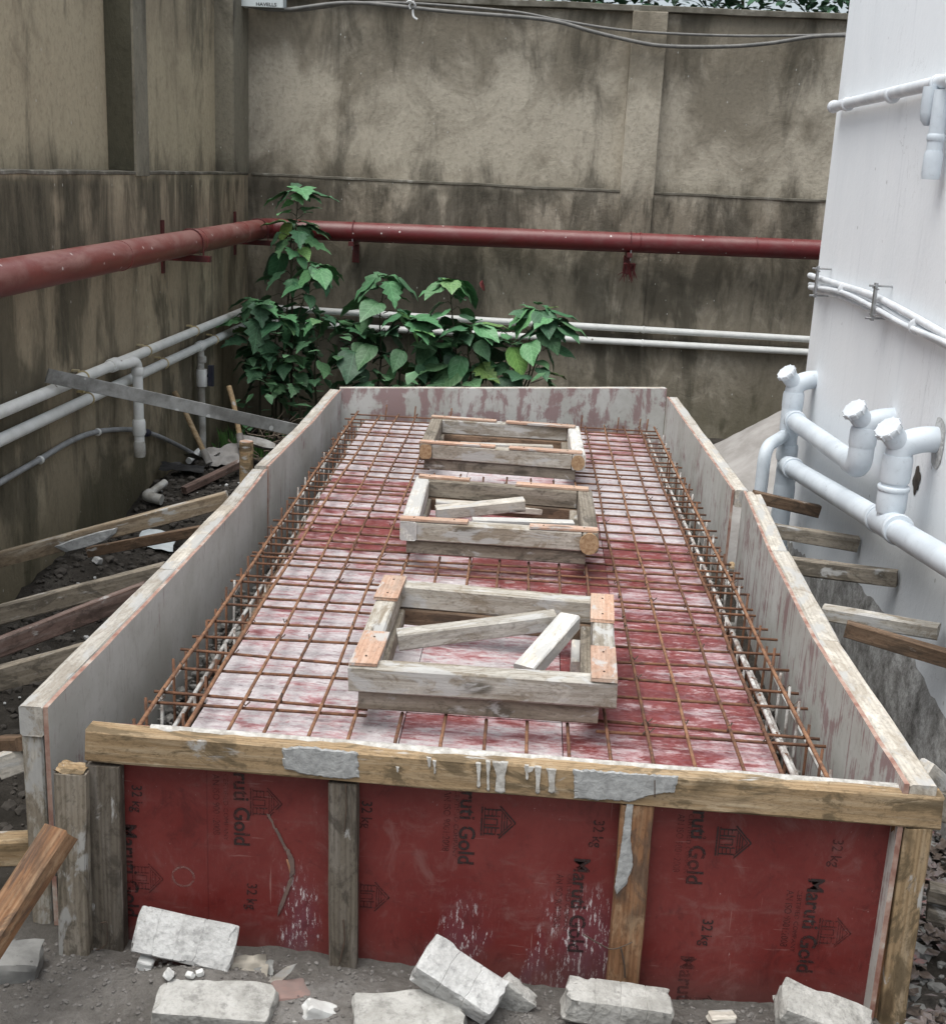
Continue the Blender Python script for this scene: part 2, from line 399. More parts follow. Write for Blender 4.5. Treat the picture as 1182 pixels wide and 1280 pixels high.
def m_simple(name, c1, c2, scale=12, rough=.6, bump=.2, metal=0., spec=.5, sp=None, objc=True):
    b = NB(name); p = b.ovec() if objc else b.pos()
    n = b.noise(p, scale, 6, .65, .3)
    col = b.mix(b.rng(n, .32, .68), c1, c2)
    if sp: col = b.mix(b.m_('MULTIPLY', speck(b, p, sp[0], sp[1]), .9), col, sp[2])
    return b.fin(col, rough, b.bump(n, bump, .005), metal, spec)
def m_redpipe(name, c1, c2, dust):
    b = NB(name); p = b.pos()
    n = b.noise(b.vec(p, (2.5, 1.2, 4)), 1.6, 7, .68, .6); f = b.noise(p, 24, 6, .7)
    up = b.sep(b.n('ShaderNodeNewGeometry').outputs['Normal'], 2)
    col = b.mix(b.rng(n, .35, .65), c1, c2)
    col = b.mix(b.rng(b.m_('ADD', n, b.m_('MULTIPLY', up, .16)), .45, .8, 0, dust), col, (.36, .20, .175))
    col = b.mix(b.rng(f, .55, .75, 0, .4), col, tuple(c*.5 for c in c1))
    col = b.mix(b.m_('MULTIPLY', speck(b, p, 9, .06), .85), col, (.62, .56, .54))
    return b.fin(col, .42, b.bump(f, .12, .004), spec=.5)
M['red_pipe_old'] = m_redpipe('red_oxide_dusty', (.20, .045, .038), (.145, .032, .03), .75)
M['red_pipe'] = m_redpipe('red_oxide_gloss', (.135, .016, .018), (.10, .013, .016), .28)
M['red_steel'] = m_simple('red_oxide_steel', (.12, .014, .016), (.06, .012, .012), 14, .6)
M['pvc'] = m_simple('white_pvc', (.83, .84, .82), (.72, .73, .70), 9, .42, .1, sp=(7, .05, (.18, .15, .12)))
M['pvc_dirty'] = m_simple('stained_pvc', (.60, .60, .57), (.30, .28, .24), 7, .6, .2)
M['conduit'] = m_simple('grey_conduit', (.36, .37, .38), (.24, .245, .25), 12, .5)
M['waste'] = m_simple('blue_white_painted_pvc', (.62, .68, .73), (.54, .60, .66), 5, .42, .18, sp=(8, .035, (.25, .26, .27)))
M['waste_cap'] = m_simple('pale_pvc_cap', (.66, .70, .73), (.56, .60, .64), 9, .45)
M['cable_white'] = m_simple('white_flex_pipe', (.72, .74, .76), (.58, .61, .64), 9, .45)
M['cable'] = m_simple('grey_cable', (.10, .10, .095), (.17, .165, .155), 10, .6)
M['steel'] = m_simple('galvanised_steel', (.42, .43, .44), (.28, .28, .28), 22, .4, .15, .7)
M['clip'] = m_simple('yellowed_clip', (.50, .40, .20), (.42, .36, .24), 14, .6)
M['valve'] = m_simple('blue_black_valve', (.02, .022, .045), (.035, .035, .05), 14, .5)
M['rust'] = m_simple('rusty_rebar', (.20, .098, .056), (.085, .046, .032), 26, .85, .5, .0, .3)
M['rust_hi'] = m_simple('orange_rebar', (.29, .155, .088), (.14, .072, .045), 26, .85, .5, .0, .3)
M['cemrebar'] = m_simple('cement_coated_rebar', (.58, .58, .56), (.16, .12, .10), 16, .85, .6)
M['wire'] = m_simple('dark_tie_wire', (.06, .045, .035), (.10, .065, .045), 30, .7)
M['gravel'] = m_simple('trench_gravel', (.13, .125, .115), (.30, .29, .27), 14, .9, .5, objc=False)
M['grit'] = m_simple('soil_grit', (.11, .102, .095), (.20, .19, .18), 14, .9, .5, objc=False)
M['concrete_block'] = m_block('concrete_block', (.50, .495, .475), (.34, .335, .315))
M['concrete_pale'] = m_block('pale_concrete', (.58, .585, .58), (.44, .44, .435))
M['concrete_dark'] = m_simple('damp_concrete', (.26, .26, .25), (.16, .16, .155), 10, .9, .6, sp=(24, .08, (.09, .09, .085)))
M['brick_red'] = m_simple('dusty_red_stone', (.26, .17, .15), (.18, .14, .13), 12, .9, .5)
M['white_stone'] = m_simple('white_stone', (.66, .67, .66), (.50, .50, .49), 14, .8, .4)
M['mortar'] = m_simple('dried_mortar', (.40, .41, .41), (.27, .275, .275), 38, .9, 1.0)
M['drip'] = m_simple('dried_slurry', (.58, .57, .54), (.34, .32, .29), 40, .9, .9)
M['paper'] = m_simple('cement_sack_paper', (.36, .33, .28), (.24, .22, .19), 8, .85, .5)
M['tarp'] = m_simple('grey_tarp', (.36, .345, .33), (.24, .225, .21), 4, .7, .6)
M['plastic_white'] = m_simple('thin_white_plastic', (.62, .68, .70), (.50, .55, .56), 7, .4, .4)
M['black_sheet'] = m_simple('black_rubber', (.016, .016, .017), (.03, .03, .03), 7, .5, .3)
M['handle'] = m_wood('tool_handle_wood', (.36, .26, .15), (.25, .17, .09), (.44, .35, .23), (.12, .09, .06), .3, .15)
M['blade'] = m_simple('muddy_blade', (.34, .335, .32), (.17, .155, .14), 9, .7, .4)
M['root'] = m_simple('dry_roots', (.10, .075, .055), (.20, .16, .12), 9, .9, .5)
M['alu'] = m_simple('dirty_aluminium', (.34, .345, .335), (.15, .15, .14), 7, .6, .35, .1, sp=(9, .12, (.52, .53, .52)))
def m_waste():
    b = NB('blue_white_pvc_scuffed'); p = b.pos()
    n = b.noise(p, 5, 5, .6); q = b.noise(b.vec(p, (14, 3, 14)), 1.7, 8, .78, .6); d = b.noise(p, 2.5, 4, .6)
    col = b.mix(b.rng(n, .35, .65), (.62, .68, .73), (.53, .585, .635))
    col = b.mix(b.m_('MULTIPLY', b.rng(q, .60, .68), b.rng(d, .42, .6, .15, .8)), col, (.24, .25, .26))
    col = b.mix(b.rng(b.noise(p, 40, 5, .7), .56, .74, 0, .4), col, (.38, .41, .43))
    return b.fin(col, .45, b.bump(n, .15, .004), spec=.45)
M['waste'] = m_waste()
def m_leaf(name, a, c):
    b = NB(name); p = b.ovec()
    n = b.noise(p, 9, 4, .6)
    x = b.sep(b.obj(), 0); y = b.m_('ABSOLUTE', b.sep(b.obj(), 1))
    vein = b.rng(b.m_('ABSOLUTE', b.m_('SUBTRACT', b.m_('FRACT', b.m_('MULTIPLY', b.m_('SUBTRACT', x, y), 6.)), .5)), .0, .10, .55, 0)
    mid = b.rng(y, .0, .02, .7, 0)
    col = b.mix(b.rng(n, .35, .65), a, c)
    col = b.mix(b.m_('MAXIMUM', vein, mid), col, tuple(min(1, q*1.7+.01) for q in c))
    rr = b.ramp(b.rnd(), [(0, (.50, .58, .62)), (.5, (.9, .95, .95)), (.93, (1.25, 1.2, 1.1)), (1., (1.9, 1.5, .8))]); col = b.mix(1., col, rr, 'MULTIPLY')
    b.fin(col, .5, b.bump(n, .2, .01), spec=.4)
    b.b.inputs['Subsurface Weight'].default_value = 0.0
    return b.m
M['leaf'] = m_leaf('leaf_dark_green', (.062, .145, .068), (.095, .19, .10))
M['leaf_young'] = m_leaf('leaf_young_green', (.075, .20, .085), (.11, .25, .12))
M['leaf_red'] = m_simple('withered_red_leaf', (.15, .02, .02), (.10, .02, .02))
M['stem'] = m_simple('plant_stem', (.07, .075, .04), (.05, .045, .03), 9, .8)
def m_litter():
    b = NB('leaf_litter'); p = b.pos()
    n = b.noise(p, 18, 3, .6)
    col = b.ramp(n, [(.3, (.03, .025, .022)), (.45, (.10, .075, .06)), (.58, (.17, .15, .15)), (.7, (.26, .12, .11))])
    return b.fin(col, .85)
M['litter'] = m_litter()
M['meter'] = m_simple('pale_fixture', (.55, .60, .60), (.48, .52, .52), 5, .5)
M['ink'] = m_simple('black_ink', (.02, .02, .02), (.03, .03, .03))
# ------------------------------------------------------------------ shape helpers
def timber(name, p0, p1, w, h, mat, parent=None, up=(0, 0, 1), seed=None, j=.0025, bend=0.0):
    """board with its grain along local x; w across, h along up; slightly uneven"""
    p0 = Vector(p0); p1 = Vector(p1); d = p1-p0; L = d.length; d.normalize()
    s = Vector(up).cross(d)
    if s.length < 1e-4: s = Vector((0, 1, 0)).cross(d)
    s.normalize(); u = d.cross(s)
    seed = random.random()*100 if seed is None else seed
    n = max(2, int(L/.10)+1); c = min(w, h)*.09; vs_ = []; fs = []
    prof = [(-1, -1, 1, 0), (1, -1, -1, 0), (1, -1, 0, 1), (1, 1, 0, -1), (1, 1, -1, 0), (-1, 1, 1, 0), (-1, 1, 0, -1), (-1, -1, 0, 1)]
    for i in range(n):
        t = i/(n-1); x = t*L
        e = .006 if i in (0, n-1) else 0
        for k, (a, b_, ca, cb) in enumerate(prof):
            q = Vector((x*3, k*1.7+seed, seed))
            jj = mnoise.noise_vector(q*1.3)*j
            y = a*w/2+ca*c+jj[1]; z = b_*h/2+cb*c+jj[2]+bend*math.sin(t*math.pi)
            vs_.append((x + (mnoise.noise(q*5)*e), y, z))
    for i in range(n-1):
        for k in range(8):
            a = i*8+k; b_ = i*8+(k+1) % 8
            fs.append((a, a+8, b_+8, b_))
    fs.append(tuple(range(8))); fs.append(tuple(reversed(range((n-1)*8, n*8))))
    mw = Matrix.Identity(4)
    for i in range(3):
        mw[i][0] = d[i]; mw[i][1] = s[i]; mw[i][2] = u[i]; mw[i][3] = p0[i]
    return pydata(name, vs_, fs, mat, parent, mw)

def rounded(pts, rad=.06, seg=6):
    pts = [Vector(p) for p in pts]
    if len(pts) < 3: return pts
    out = [pts[0]]
    for i in range(1, len(pts)-1):
        a, b, c = pts[i-1], pts[i], pts[i+1]
        r = min(rad, (a-b).length*.45, (c-b).length*.45)
        s = b+(a-b).normalized()*r; e = b+(c-b).normalized()*r
        for k in range(seg+1):
            t = k/seg; out.append(s*(1-t)**2+b*2*t*(1-t)+e*t*t)
    out.append(pts[-1]); return out
def tube_data(pts, r, seg=14, cap=True):
    pts = [Vector(p) for p in pts]; vs_ = []; fs = []
    d0 = (pts[1]-pts[0]).normalized()
    n = d0.cross(Vector((0, 0, 1)))
    if n.length < .1: n = d0.cross(Vector((1, 0, 0)))
    n.normalize()
    for i, p in enumerate(pts):
        if i == 0: d = d0
        elif i == len(pts)-1: d = (pts[i]-pts[i-1]).normalized()
        else: d = ((pts[i]-pts[i-1]).normalized()+(pts[i+1]-pts[i]).normalized()).normalized()
        n = (n-d*n.dot(d)).normalized(); b = d.cross(n)
        rr = r[i] if isinstance(r, (list, tuple)) else r
        for k in range(seg):
            a = 2*math.pi*k/seg; vs_.append(p+n*math.cos(a)*rr+b*math.sin(a)*rr)
    for i in range(len(pts)-1):
        for k in range(seg):
            a = i*seg+k; b = i*seg+(k+1) % seg; fs.append((a, b, b+seg, a+seg))
    if cap:
        fs.append(tuple(reversed(range(seg)))); fs.append(tuple(range((len(pts)-1)*seg, len(pts)*seg)))
    return vs_, fs
def tube(name, pts, r, mat, parent=None, seg=14):
    vs_, fs = tube_data(pts, r, seg)
    o0 = Vector(pts[0])
    o = pydata(name, [v-o0 for v in vs_], fs, mat, parent, Matrix.Translation(o0), False)
    smooth_angle(o, 50); return o
def ring(name, c, d, r, L, mat, parent=None, seg=18, lip=.0):
    c = Vector(c); d = Vector(d).normalized()
    return tube(name, [c-d*L/2, c-d*L*.32, c+d*L*.32, c+d*L/2], [r-.004, r, r, r-.004], mat, parent, seg)

def boxm(name, size, mat, parent=None, mw=None, bev=.0, seg=1):
    bm = bmesh.new(); bmesh.ops.create_cube(bm, size=1)
    bmesh.ops.scale(bm, vec=size, verts=bm.verts)
    if bev: bmesh.ops.bevel(bm, geom=bm.edges[:], offset=bev, segments=seg, affect='EDGES', profile=.6)
    me = bpy.data.meshes.new(name); bm.to_mesh(me); bm.free()
    return link_mesh(name, me, mat, parent, mw)
def TR(loc, rot=(0, 0, 0)):
    from mathutils import Euler
    return Matrix.Translation(Vector(loc)) @ Euler([R_(a) for a in rot]).to_matrix().to_4x4()

def rock_mesh(size, rough=.12, sub=3, seed=0, boxy=.0, grooves=(), gdepth=.006):
    """broken block: cube, chamfered, subdivided, corners knocked off, shallow saw grooves across x"""
    bm = bmesh.new(); bmesh.ops.create_cube(bm, size=2)
    bmesh.ops.bevel(bm, geom=bm.edges[:], offset=.055 if boxy else .30, segments=2, affect='EDGES', profile=.6)
    if grooves:
        for g in grooves:
            for dx in (-.02, 0, .02):
                geo = bm.verts[:]+bm.edges[:]+bm.faces[:]
                bmesh.ops.bisect_plane(bm, geom=geo, plane_co=(g+dx, 0, 0), plane_no=(1, 0, 0))
    bmesh.ops.subdivide_edges(bm, edges=[e for e in bm.edges if e.calc_length() > .3], cuts=sub, use_grid_fill=True)
    bmesh.ops.triangulate(bm, faces=[f for f in bm.faces if len(f.verts) > 4])
    for v in bm.verts:
        p = v.co.copy()
        n1 = mnoise.noise_vector(p*.9+Vector((seed, 0, 0))); n2 = mnoise.noise_vector(p*3.1+Vector((seed, 5, 0)))
        v.co += n1*rough+n2*rough*.35
        if boxy:
            e = sum(1 for q in p if abs(q) > .86)
            if e >= 2: v.co *= .965+.06*mnoise.noise(p*2.6+Vector((seed, 1, 2)))-(.07 if mnoise.noise(p*1.3+Vector((0, seed, 2))) > .22 else 0)
        for g in grooves:
            if abs(p.x-g) < .006: v.co.y *= 1-gdepth/size[1]*2; v.co.z -= (gdepth/size[2]*2 if p.z > 0 else -gdepth/size[2])
    bmesh.ops.scale(bm, vec=[s/2 for s in size], verts=bm.verts)
    me = bpy.data.meshes.new('block'); bm.to_mesh(me); bm.free()
    return me

def text_mesh(body, size, bold=.0, sx=1.0):
    c = bpy.data.curves.new('t', 'FONT'); c.body = body; c.size = size; c.offset = bold; c.resolution_u = 3
    o = bpy.data.objects.new('t', c); COL.objects.link(o)
    bpy.context.view_layer.update()
    dg = bpy.context.evaluated_depsgraph_get()
    me = bpy.data.meshes.new_from_object(o.evaluated_get(dg))
    bpy.data.objects.remove(o); bpy.data.curves.remove(c)
    for v in me.vertices: v.co.x *= sx
    return me
def snoise(x, y, z=0): return mnoise.noise(Vector((x, y, z)))

# ================================================================== THE GROUND
XW, YW, XB = -2.60, 11.07, 1.612      # boundary wall planes and building wall plane
def gh(x, y):
    z = .018*snoise(x*2.1, y*2.1)+.010*snoise(x*7, y*7, 3)
    if x < -1.3 and 3.2 < y < 11.1:
        k = min(1, (y-3.2)/.6)*min(1, (-1.3-x)/.2)
        z += k*(.07*snoise(x*2.6, y*2.2, 9)+.035*snoise(x*8, y*8, 4)+.012*snoise(x*22, y*22, 4)-.05)
        z += k*.16*math.exp(-((x+2.0)**2/.25+(y-8.3)**2/.7))
        z += k*.10*math.exp(-((x+2.45)**2/.06+(y-6.4)**2/1.2))
    if x > 1.12 and 3 < y < 8: z += .03*snoise(x*6, y*6, 5)-.06
    if y < 3.2:
        z += .065*math.exp(-((x+.82)**2/.035+(y-2.84)**2/.006)) + .012*snoise(x*13, y*13, 1)+.006*snoise(x*35, y*35, 1)
        z += .02+.020*min(1, max(0, (2.98-y)/.06))
        z -= .03*min(1, max(0, (x+.4)/.6))
    return z
def grid_axis(lo, hi, dlo, dhi, fine, far):
    a = []; v = dlo
    while v < dhi: a.append(v); v += fine
    a.append(dhi)
    step = fine; v = dlo
    pre = []
    while v > lo: step *= 1.5; v -= step; pre.append(max(v, lo))
    step = fine; v = dhi; post = []
    while v < hi: step *= 1.5; v += step; post.append(min(v, hi))
    return pre[::-1]+a+post
gx = grid_axis(-60, 60, -2.8, 1.9, .03, 0); gy = grid_axis(-60, 60, 2.3, 11.2, .035, 0)
vs_ = [(x, y, gh(x, y)) for y in gy for x in gx]
nx = len(gx)
fs = [(j*nx+i, j*nx+i+1, (j+1)*nx+i+1, (j+1)*nx+i) for j in range(len(gy)-1) for i in range(nx-1)]
g = pydata('ground', vs_, fs, M['ground'], smooth=True); g['kind'] = 'structure'

# ================================================================== BOUNDARY WALLS
WT = 3.60
def slab(name, x0, x1, y0, y1, z0, z1, mat, parent=None, wob=0.0, nseg=1):
    """axis aligned block; optional uneven surface"""
    cx, cy, cz = (x0+x1)/2, (y0+y1)/2, (z0+z1)/2
    bm = bmesh.new(); bmesh.ops.create_cube(bm, size=1)
    bmesh.ops.scale(bm, vec=(x1-x0, y1-y0, z1-z0), verts=bm.verts)
    if wob:
        L = max(x1-x0, y1-y0, z1-z0)
        bmesh.ops.bevel(bm, geom=bm.edges[:], offset=.004, segments=1, affect='EDGES')
        for ax, ex in ((0, x1-x0), (1, y1-y0), (2, z1-z0)):
            k = int(ex/.12)
            for i in range(1, min(k, 70)):
                v = -ex/2+ex*i/min(k, 70); no = [0, 0, 0]; no[ax] = 1; co = [0, 0, 0]; co[ax] = v
                bmesh.ops.bisect_plane(bm, geom=bm.verts[:]+bm.edges[:]+bm.faces[:], plane_co=co, plane_no=no)
        for v in bm.verts:
            q = v.co+Vector((cx, cy, cz)); v.co += mnoise.noise_vector(q*3.1)*wob+mnoise.noise_vector(q*9)*wob*.4
    me = bpy.data.meshes.new(name); bm.to_mesh(me); bm.free()
    return link_mesh(name, me, mat, parent, Matrix.Translation((cx, cy, cz)))
def slab_thing(root, *a, **k): return slab(*a, parent=root, **k)

lw = thing('boundary_wall', 'tall stained beige plaster wall with pilasters running along the left side', 'wall', (XW-.2, 6, 0))
LZ = 2.135
slab('wall_base', XW-.4, XW, -6, YW+.4, -.6, LZ, M['wall_left'], lw)
slab('wall_panel', XW-.40, XW-.17, -6, 7.98, LZ, WT, M['wall_left'], lw)
slab('wall_panel', XW-.40, XW-.17, 8.24, 10.62, LZ, WT, M['wall_left'], lw)
slab('pilaster', XW-.40, XW+.012, 7.98, 8.24, LZ-.02, WT, M['pilaster'], lw)
slab('pilaster_side', XW-.168, XW-.004, 7.972, 7.9795, LZ+.013, WT, M['pilaster_dark'], lw)  # near side face gets a much darker plaster tone than the front
slab('pilaster', XW-.40, XW-.012, 10.62, YW+.4, LZ+.001, WT, M['pilaster'], lw)
slab('ledge', XW-.168, XW+.008, -6, 7.978, LZ-.012, LZ+.010, M['ledge'], lw, wob=.005)
slab('ledge', XW-.168, XW+.008, 8.242, YW-.02, LZ-.012, LZ+.010, M['ledge'], lw, wob=.005)
bw = thing('boundary_wall', 'tall mouldy grey plaster wall closing off the far end', 'wall', (1, YW+.2, 0))
pL, pR = Y_(YW, 775, 235).x, Y_(YW, 817, 235).x
slab('wall_base', XW+.001, 7, YW, YW+.4, -.6, LZ, M['wall_back'], bw)
slab('wall_panel', XW-.05, pL, YW+.09, YW+.40, LZ, WT, M['wall_back'], bw)
slab('wall_panel', pR, 7, YW+.09, YW+.40, LZ, WT, M['wall_back'], bw)
slab('pilaster', pL, pR, YW-.025, YW+.40, 0.9, WT-.002, M['wall_back'], bw, wob=.004)
slab('ledge', XW+.03, pL-.002, YW-.010, YW+.088, LZ-.014, LZ+.010, M['ledge'], bw, wob=.005)
slab('ledge', pR+.002, 7, YW-.010, YW+.088, LZ-.014, LZ+.010, M['ledge'], bw, wob=.005)
slab('coping', XW+.02, 7, YW+.03, YW+.44, WT+.001, WT+.05, M['ledge'], bw, wob=.006)

# ================================================================== WHITE BUILDING
bd = thing('white_building', 'white painted building wall rising on the right', 'building', (XB+1.5, 3, 0))
BY = 7.309
slab('painted_wall', XB, 7, -6, BY, -.6, 6.5, M['white'], bd)
# bare cement foot, its upper edge torn
def EDGE(y):
    pts = [(-6, .30), (4.2, .34), (4.6, .40), (5.0, .44), (5.4, .44), (5.9, .42), (6.3, .25), (8, .1)]
    for (a, u), (b, v) in zip(pts, pts[1:]):
        if a <= y <= b: return u+(v-u)*(y-a)/(b-a)
    return .1
vs_ = []; fs = []; ys = [BY+.02-(i*.05) for i in range(240)]
for i, y in enumerate(ys):
    if y < -4: break
    top = EDGE(y)+.05*snoise(y*7, 1)+.03*snoise(y*19, 5)+.012*snoise(y*50, 5)
    for k in range(9):
        z = -.5+(top+.5)*k/8
        px_ = .018*(1-(k/8)**6)+.006*snoise(y*8, z*8)
        vs_.append((XB-max(.0015, px_), y, z))
ny = len(vs_)//9
fs = [(i*9+k, i*9+k+1, (i+1)*9+k+1, (i+1)*9+k) for i in range(ny-1) for k in range(8)]
pydata('cement_foot', vs_, fs, M['rough_cement'], bd, smooth=True)

# ================================================================== FORMWORK
RZ = .73
fw = thing('slab_formwork', 'long open timber and red plywood formwork box in the middle of the yard', 'formwork', (0, 5.8, 0))
# side panels: inner face polyline, outwards sign
def side_panel(inner, sgn, z0, ztops, mat, wear, rail_w, rail_mat, near_cap=True):
    """ply sheet following the inner line, with a timber rail behind its top edge"""
    n = 24; pts = []
    L = [0]
    for a, b in zip(inner, inner[1:]): L.append(L[-1]+(Vector(b)-Vector(a)).length)
    def ev(t, arr):
        d = t*L[-1]
        for i in range(len(L)-1):
            if d <= L[i+1]+1e-6:
                k = (d-L[i])/(L[i+1]-L[i])
                return [p*(1-k)+q*k for p, q in zip(arr[i], arr[i+1])]
        return arr[-1]
    vs_ = []; th = .014
    for i in range(n+1):
        t = i/n; x, y = ev(t, inner); zt = ev(t, ztops)[0]+.003*snoise(y*6, x)
        x += .004*snoise(y*2.2, 1.1)
        vs_ += [(x, y, z0), (x, y, zt), (x+sgn*th, y, zt), (x+sgn*th, y, z0)]
    fs = [];
    for i in range(n):
        a = i*4; b = a+4
        for k in range(4):
            k2 = (k+1) % 4
            fs.append((a+k, b+k, b+k2, a+k2) if sgn > 0 else (a+k2, b+k2, b+k, a+k))
    fs += [(0, 1, 2, 3), (n*4+3, n*4+2, n*4+1, n*4)]
    o = pydata('side_sheet', vs_, fs, mat, fw); o['wear'] = wear
    o.data.materials.append(M['ply_edge'])
    for p in o.data.polygons:
        if abs(p.normal.z) > .7 or abs(p.normal.y) > .8: p.material_index = 1
    # rail pieces
    out = []
    for i in range(len(inner)-1):
        a = Vector((*inner[i], 0)); b = Vector((*inner[i+1], 0)); d = (b-a).normalized()
        nrm = Vector((d.y, -d.x, 0))*1.0
        if nrm.x*sgn < 0: nrm = -nrm
        off = nrm*(th+.002+rail_w[i]/2)
        p0 = a+off; p1 = b+off; p0.z = ztops[i][0]-.047; p1.z = ztops[i+1][0]-.047
        out.append(timber('top_rail', p0+d*.002, p1-d*.002, rail_w[i], .092, rail_mat, fw, j=.004))
    return o
Ln = [(-1.305, 3.11), (-1.287, 4.35), (-1.292, 5.3), (-1.318, 6.02)]
side_panel(Ln, -1, .0, [(.73,), (.735,), (.73,), (.728,)], M['side'], .05, [.070, .070, .066], M['wood_pale'])
Lf = [(-1.312, 6.03), (-1.305, 7.2), (-1.316, 8.36)]
side_panel(Lf, -1, .0, [(.742,), (.735,), (.742,)], M['side'], .25, [.058, .062], M['wood_pale'])
Rn = [(1.045, 2.995), (1.022, 4.03), (1.055, 5.1), (1.108, 6.12)]
side_panel(Rn, 1, .0, [(.73,), (.735,), (.73,), (.735,)], M['side'], .62, [.075, .078, .072], M['wood_pale'])
Rf = [(1.052, 6.13), (1.02, 7.4), (.975, 8.78)]
side_panel(Rf, 1, .0, [(.735,), (.735,), (.745,)], M['side'], .45, [.066, .06], M['wood_pale'])
# posts behind the side panels
for (x, y) in ((-1.36, 3.16), (-1.345, 3.9), (-1.345, 4.8), (-1.36, 5.7), (-1.36, 6.6), (-1.36, 7.6)):
    timber('stud', (x, y, -.06), (x, y, .634), .06, .08, M['wood_grey'], fw, up=(0, 1, 0))
for (x, y) in ((1.115, 4.2), (1.13, 5.0), (1.17, 5.9), (1.10, 6.9), (1.06, 7.9)):
    timber('stud', (x, y, -.06), (x, y, .634), .06, .06, M['wood_old'], fw, up=(0, 1, 0))
# far end panel
a = Vector((-1.325, 8.37, 0)); b = Vector((.972, 8.80, 0)); d = (b-a).normalized(); nn = Vector((-d.y, d.x, 0))
vs_ = []; n = 12
for i in range(n+1):
    p = a.lerp(b, i/n); zt = .748+.052*i/n
    vs_ += [(p.x, p.y, 0), (p.x, p.y, zt), (p.x+nn.x*.016, p.y+nn.y*.016, zt), (p.x+nn.x*.016, p.y+nn.y*.016, 0)]
fs = [(i*4+(k+1) % 4, i*4+4+(k+1) % 4, i*4+4+k, i*4+k) for i in range(n) for k in range(4)]+[(3, 2, 1, 0), (n*4, n*4+1, n*4+2, n*4+3)]
o = pydata('end_sheet', vs_, fs, M['side'], fw); o['wear'] = .75
p0 = a+nn*.04; p1 = b+nn*.04; p0.z = .704; p1.z = .756
timber('top_rail', p0, p1, .045, .09, M['wood_pale'], fw)

# deck: sheets of film-faced ply on a lower level, edge channels left and right
DZ = .55
rows = [3.10, 3.62, 4.20, 4.78, 5.30, 5.72, 6.18, 6.62, 7.30, 7.85, 8.30]
cols = {0: [-1.0, -.34, .16, .80], 1: [-1.02, -.22, .38, .80]}
dmap = [[.70, .58, .34], [.74, .60, .34], [.68, .56, .38], [.58, .30, .46], [.24, .54, .36], [.40, .36, .62], [.46, .62, .86], [.74, .55, .80], [.76, .55, .60], [.80, .70, .44]]
for j in range(len(rows)-1):
    y0, y1 = rows[j], rows[j+1]
    t = (y0-3.1)/5.2; c = list(cols[(j//3) % 2])
    c[0] = -.985-.16*t; c[3] = .815-.03*t
    for i in range(3):
        x0 = c[i]+.0015; x1 = c[i+1]-.0015
        zz = DZ+random.uniform(-.002, .002); yb = y1-.0015
        vs_ = []
        for k in range(2):
            z = zz-.012 if k == 0 else zz
            vs_ += [(x0, y0+.0015, z), (x1, y0+.0015, z), (x1, yb, z), (x0, yb, z)]
        o = pydata('deck_sheet', vs_, [(3, 2, 1, 0), (4, 5, 6, 7), (0, 1, 5, 4), (1, 2, 6, 5), (2, 3, 7, 6), (3, 0, 4, 7)], M['deck'], fw)
        o['dust'] = dmap[j][i]+random.uniform(-.05, .05)
# channel cheeks and bottoms
for (x0, x1, xo) in ((-1.0, -1.15, -1), (.80, .77, 1)):
    vs_ = [(x0, 3.10, .22), (x1, 8.3, .22), (x1, 8.3, DZ-.014), (x0, 3.10, DZ-.014)]
    pydata('channel_side', vs_+[(v[0]-xo*.012, v[1], v[2]) for v in vs_], [(0, 1, 2, 3), (7, 6, 5, 4), (3, 2, 6, 7), (0, 4, 5, 1), (0, 3, 7, 4), (1, 5, 6, 2)], M['wood_brown'], fw)
vs_ = [(-1.30, 3.09, .22), (1.09, 3.09, .22), (1.09, 8.75, .22), (-1.30, 8.35, .22)]
pydata('channel_bottom', vs_+[(v[0], v[1], .205) for v in vs_], [(0, 1, 2, 3), (7, 6, 5, 4), (0, 4, 5, 1), (1, 5, 6, 2), (2, 6, 7, 3), (3, 7, 4, 0)], M['ground'], fw)

# front: rail, studs, printed red sheet
FL, FR = Vector((-1.150, 3.02, 0)), Vector((1.152, 2.985, 0))
fd = (FR-FL).normalized()
def fpt(px, py, dy=0.0):
    """point on the plane of the front face, dy behind it"""
    y = 3.0+dy
    p = Y_(y, px, py)
    for _ in range(4): y = FL.y+(FR.y-FL.y)*(p.x-FL.x)/(FR.x-FL.x)+dy; p = Y_(y, px, py)
    return p
a = fpt(112, 926, .034); b = fpt(1172, 1011, .034)
front_rail = timber('front_rail', a, b, .068, .094, M['wood_new'], fw, j=.004)
# sheet
SD = .060
vs_ = []
n = 20
A = fpt(150, 950, SD); B = fpt(1120, 1025, SD); yl = A.y; yr = B.y
for i in range(n+1):
    x = -1.09+(1.09+1.085)*i/n; y = FL.y+(FR.y-FL.y)*(x-FL.x)/(FR.x-FL.x)+SD
    vs_ += [(x, y, -.10), (x, y, .706-.006*(x+1.1)), (x, y+.012, .706-.006*(x+1.1)), (x, y+.012, -.10)]
fs = [(i*4+k, i*4+4+k, i*4+4+(k+1) % 4, i*4+(k+1) % 4) for i in range(n) for k in range(4)]+[(3, 2, 1, 0), (n*4, n*4+1, n*4+2, n*4+3)]
fs = [tuple(reversed(f)) for f in fs]
front_sheet = pydata('front_sheet', vs_, fs, M['front'], fw)
def stud(pt, pb, w, mat, d=.045, dy=.0, j=.004):
    a = fpt(*pt, dy+d/2); b = fpt(*pb, dy+d/2); b.x = a.x+(b.x-a.x)
    b = a.lerp(b, 1.0); b.z = min(b.z, -.10) if b.z > -.10 else b.z
    k = (a.z-b.z)
    return timber('stud', b, a, w, d, mat, fw, up=(0, -1, 0), j=j)
stud((131, 953), (137, 1192), .096, M['wood_dark'], .05, .003)
stud((430, 975), (430, 1232), .080, M['wood_dark'], .05, .004)
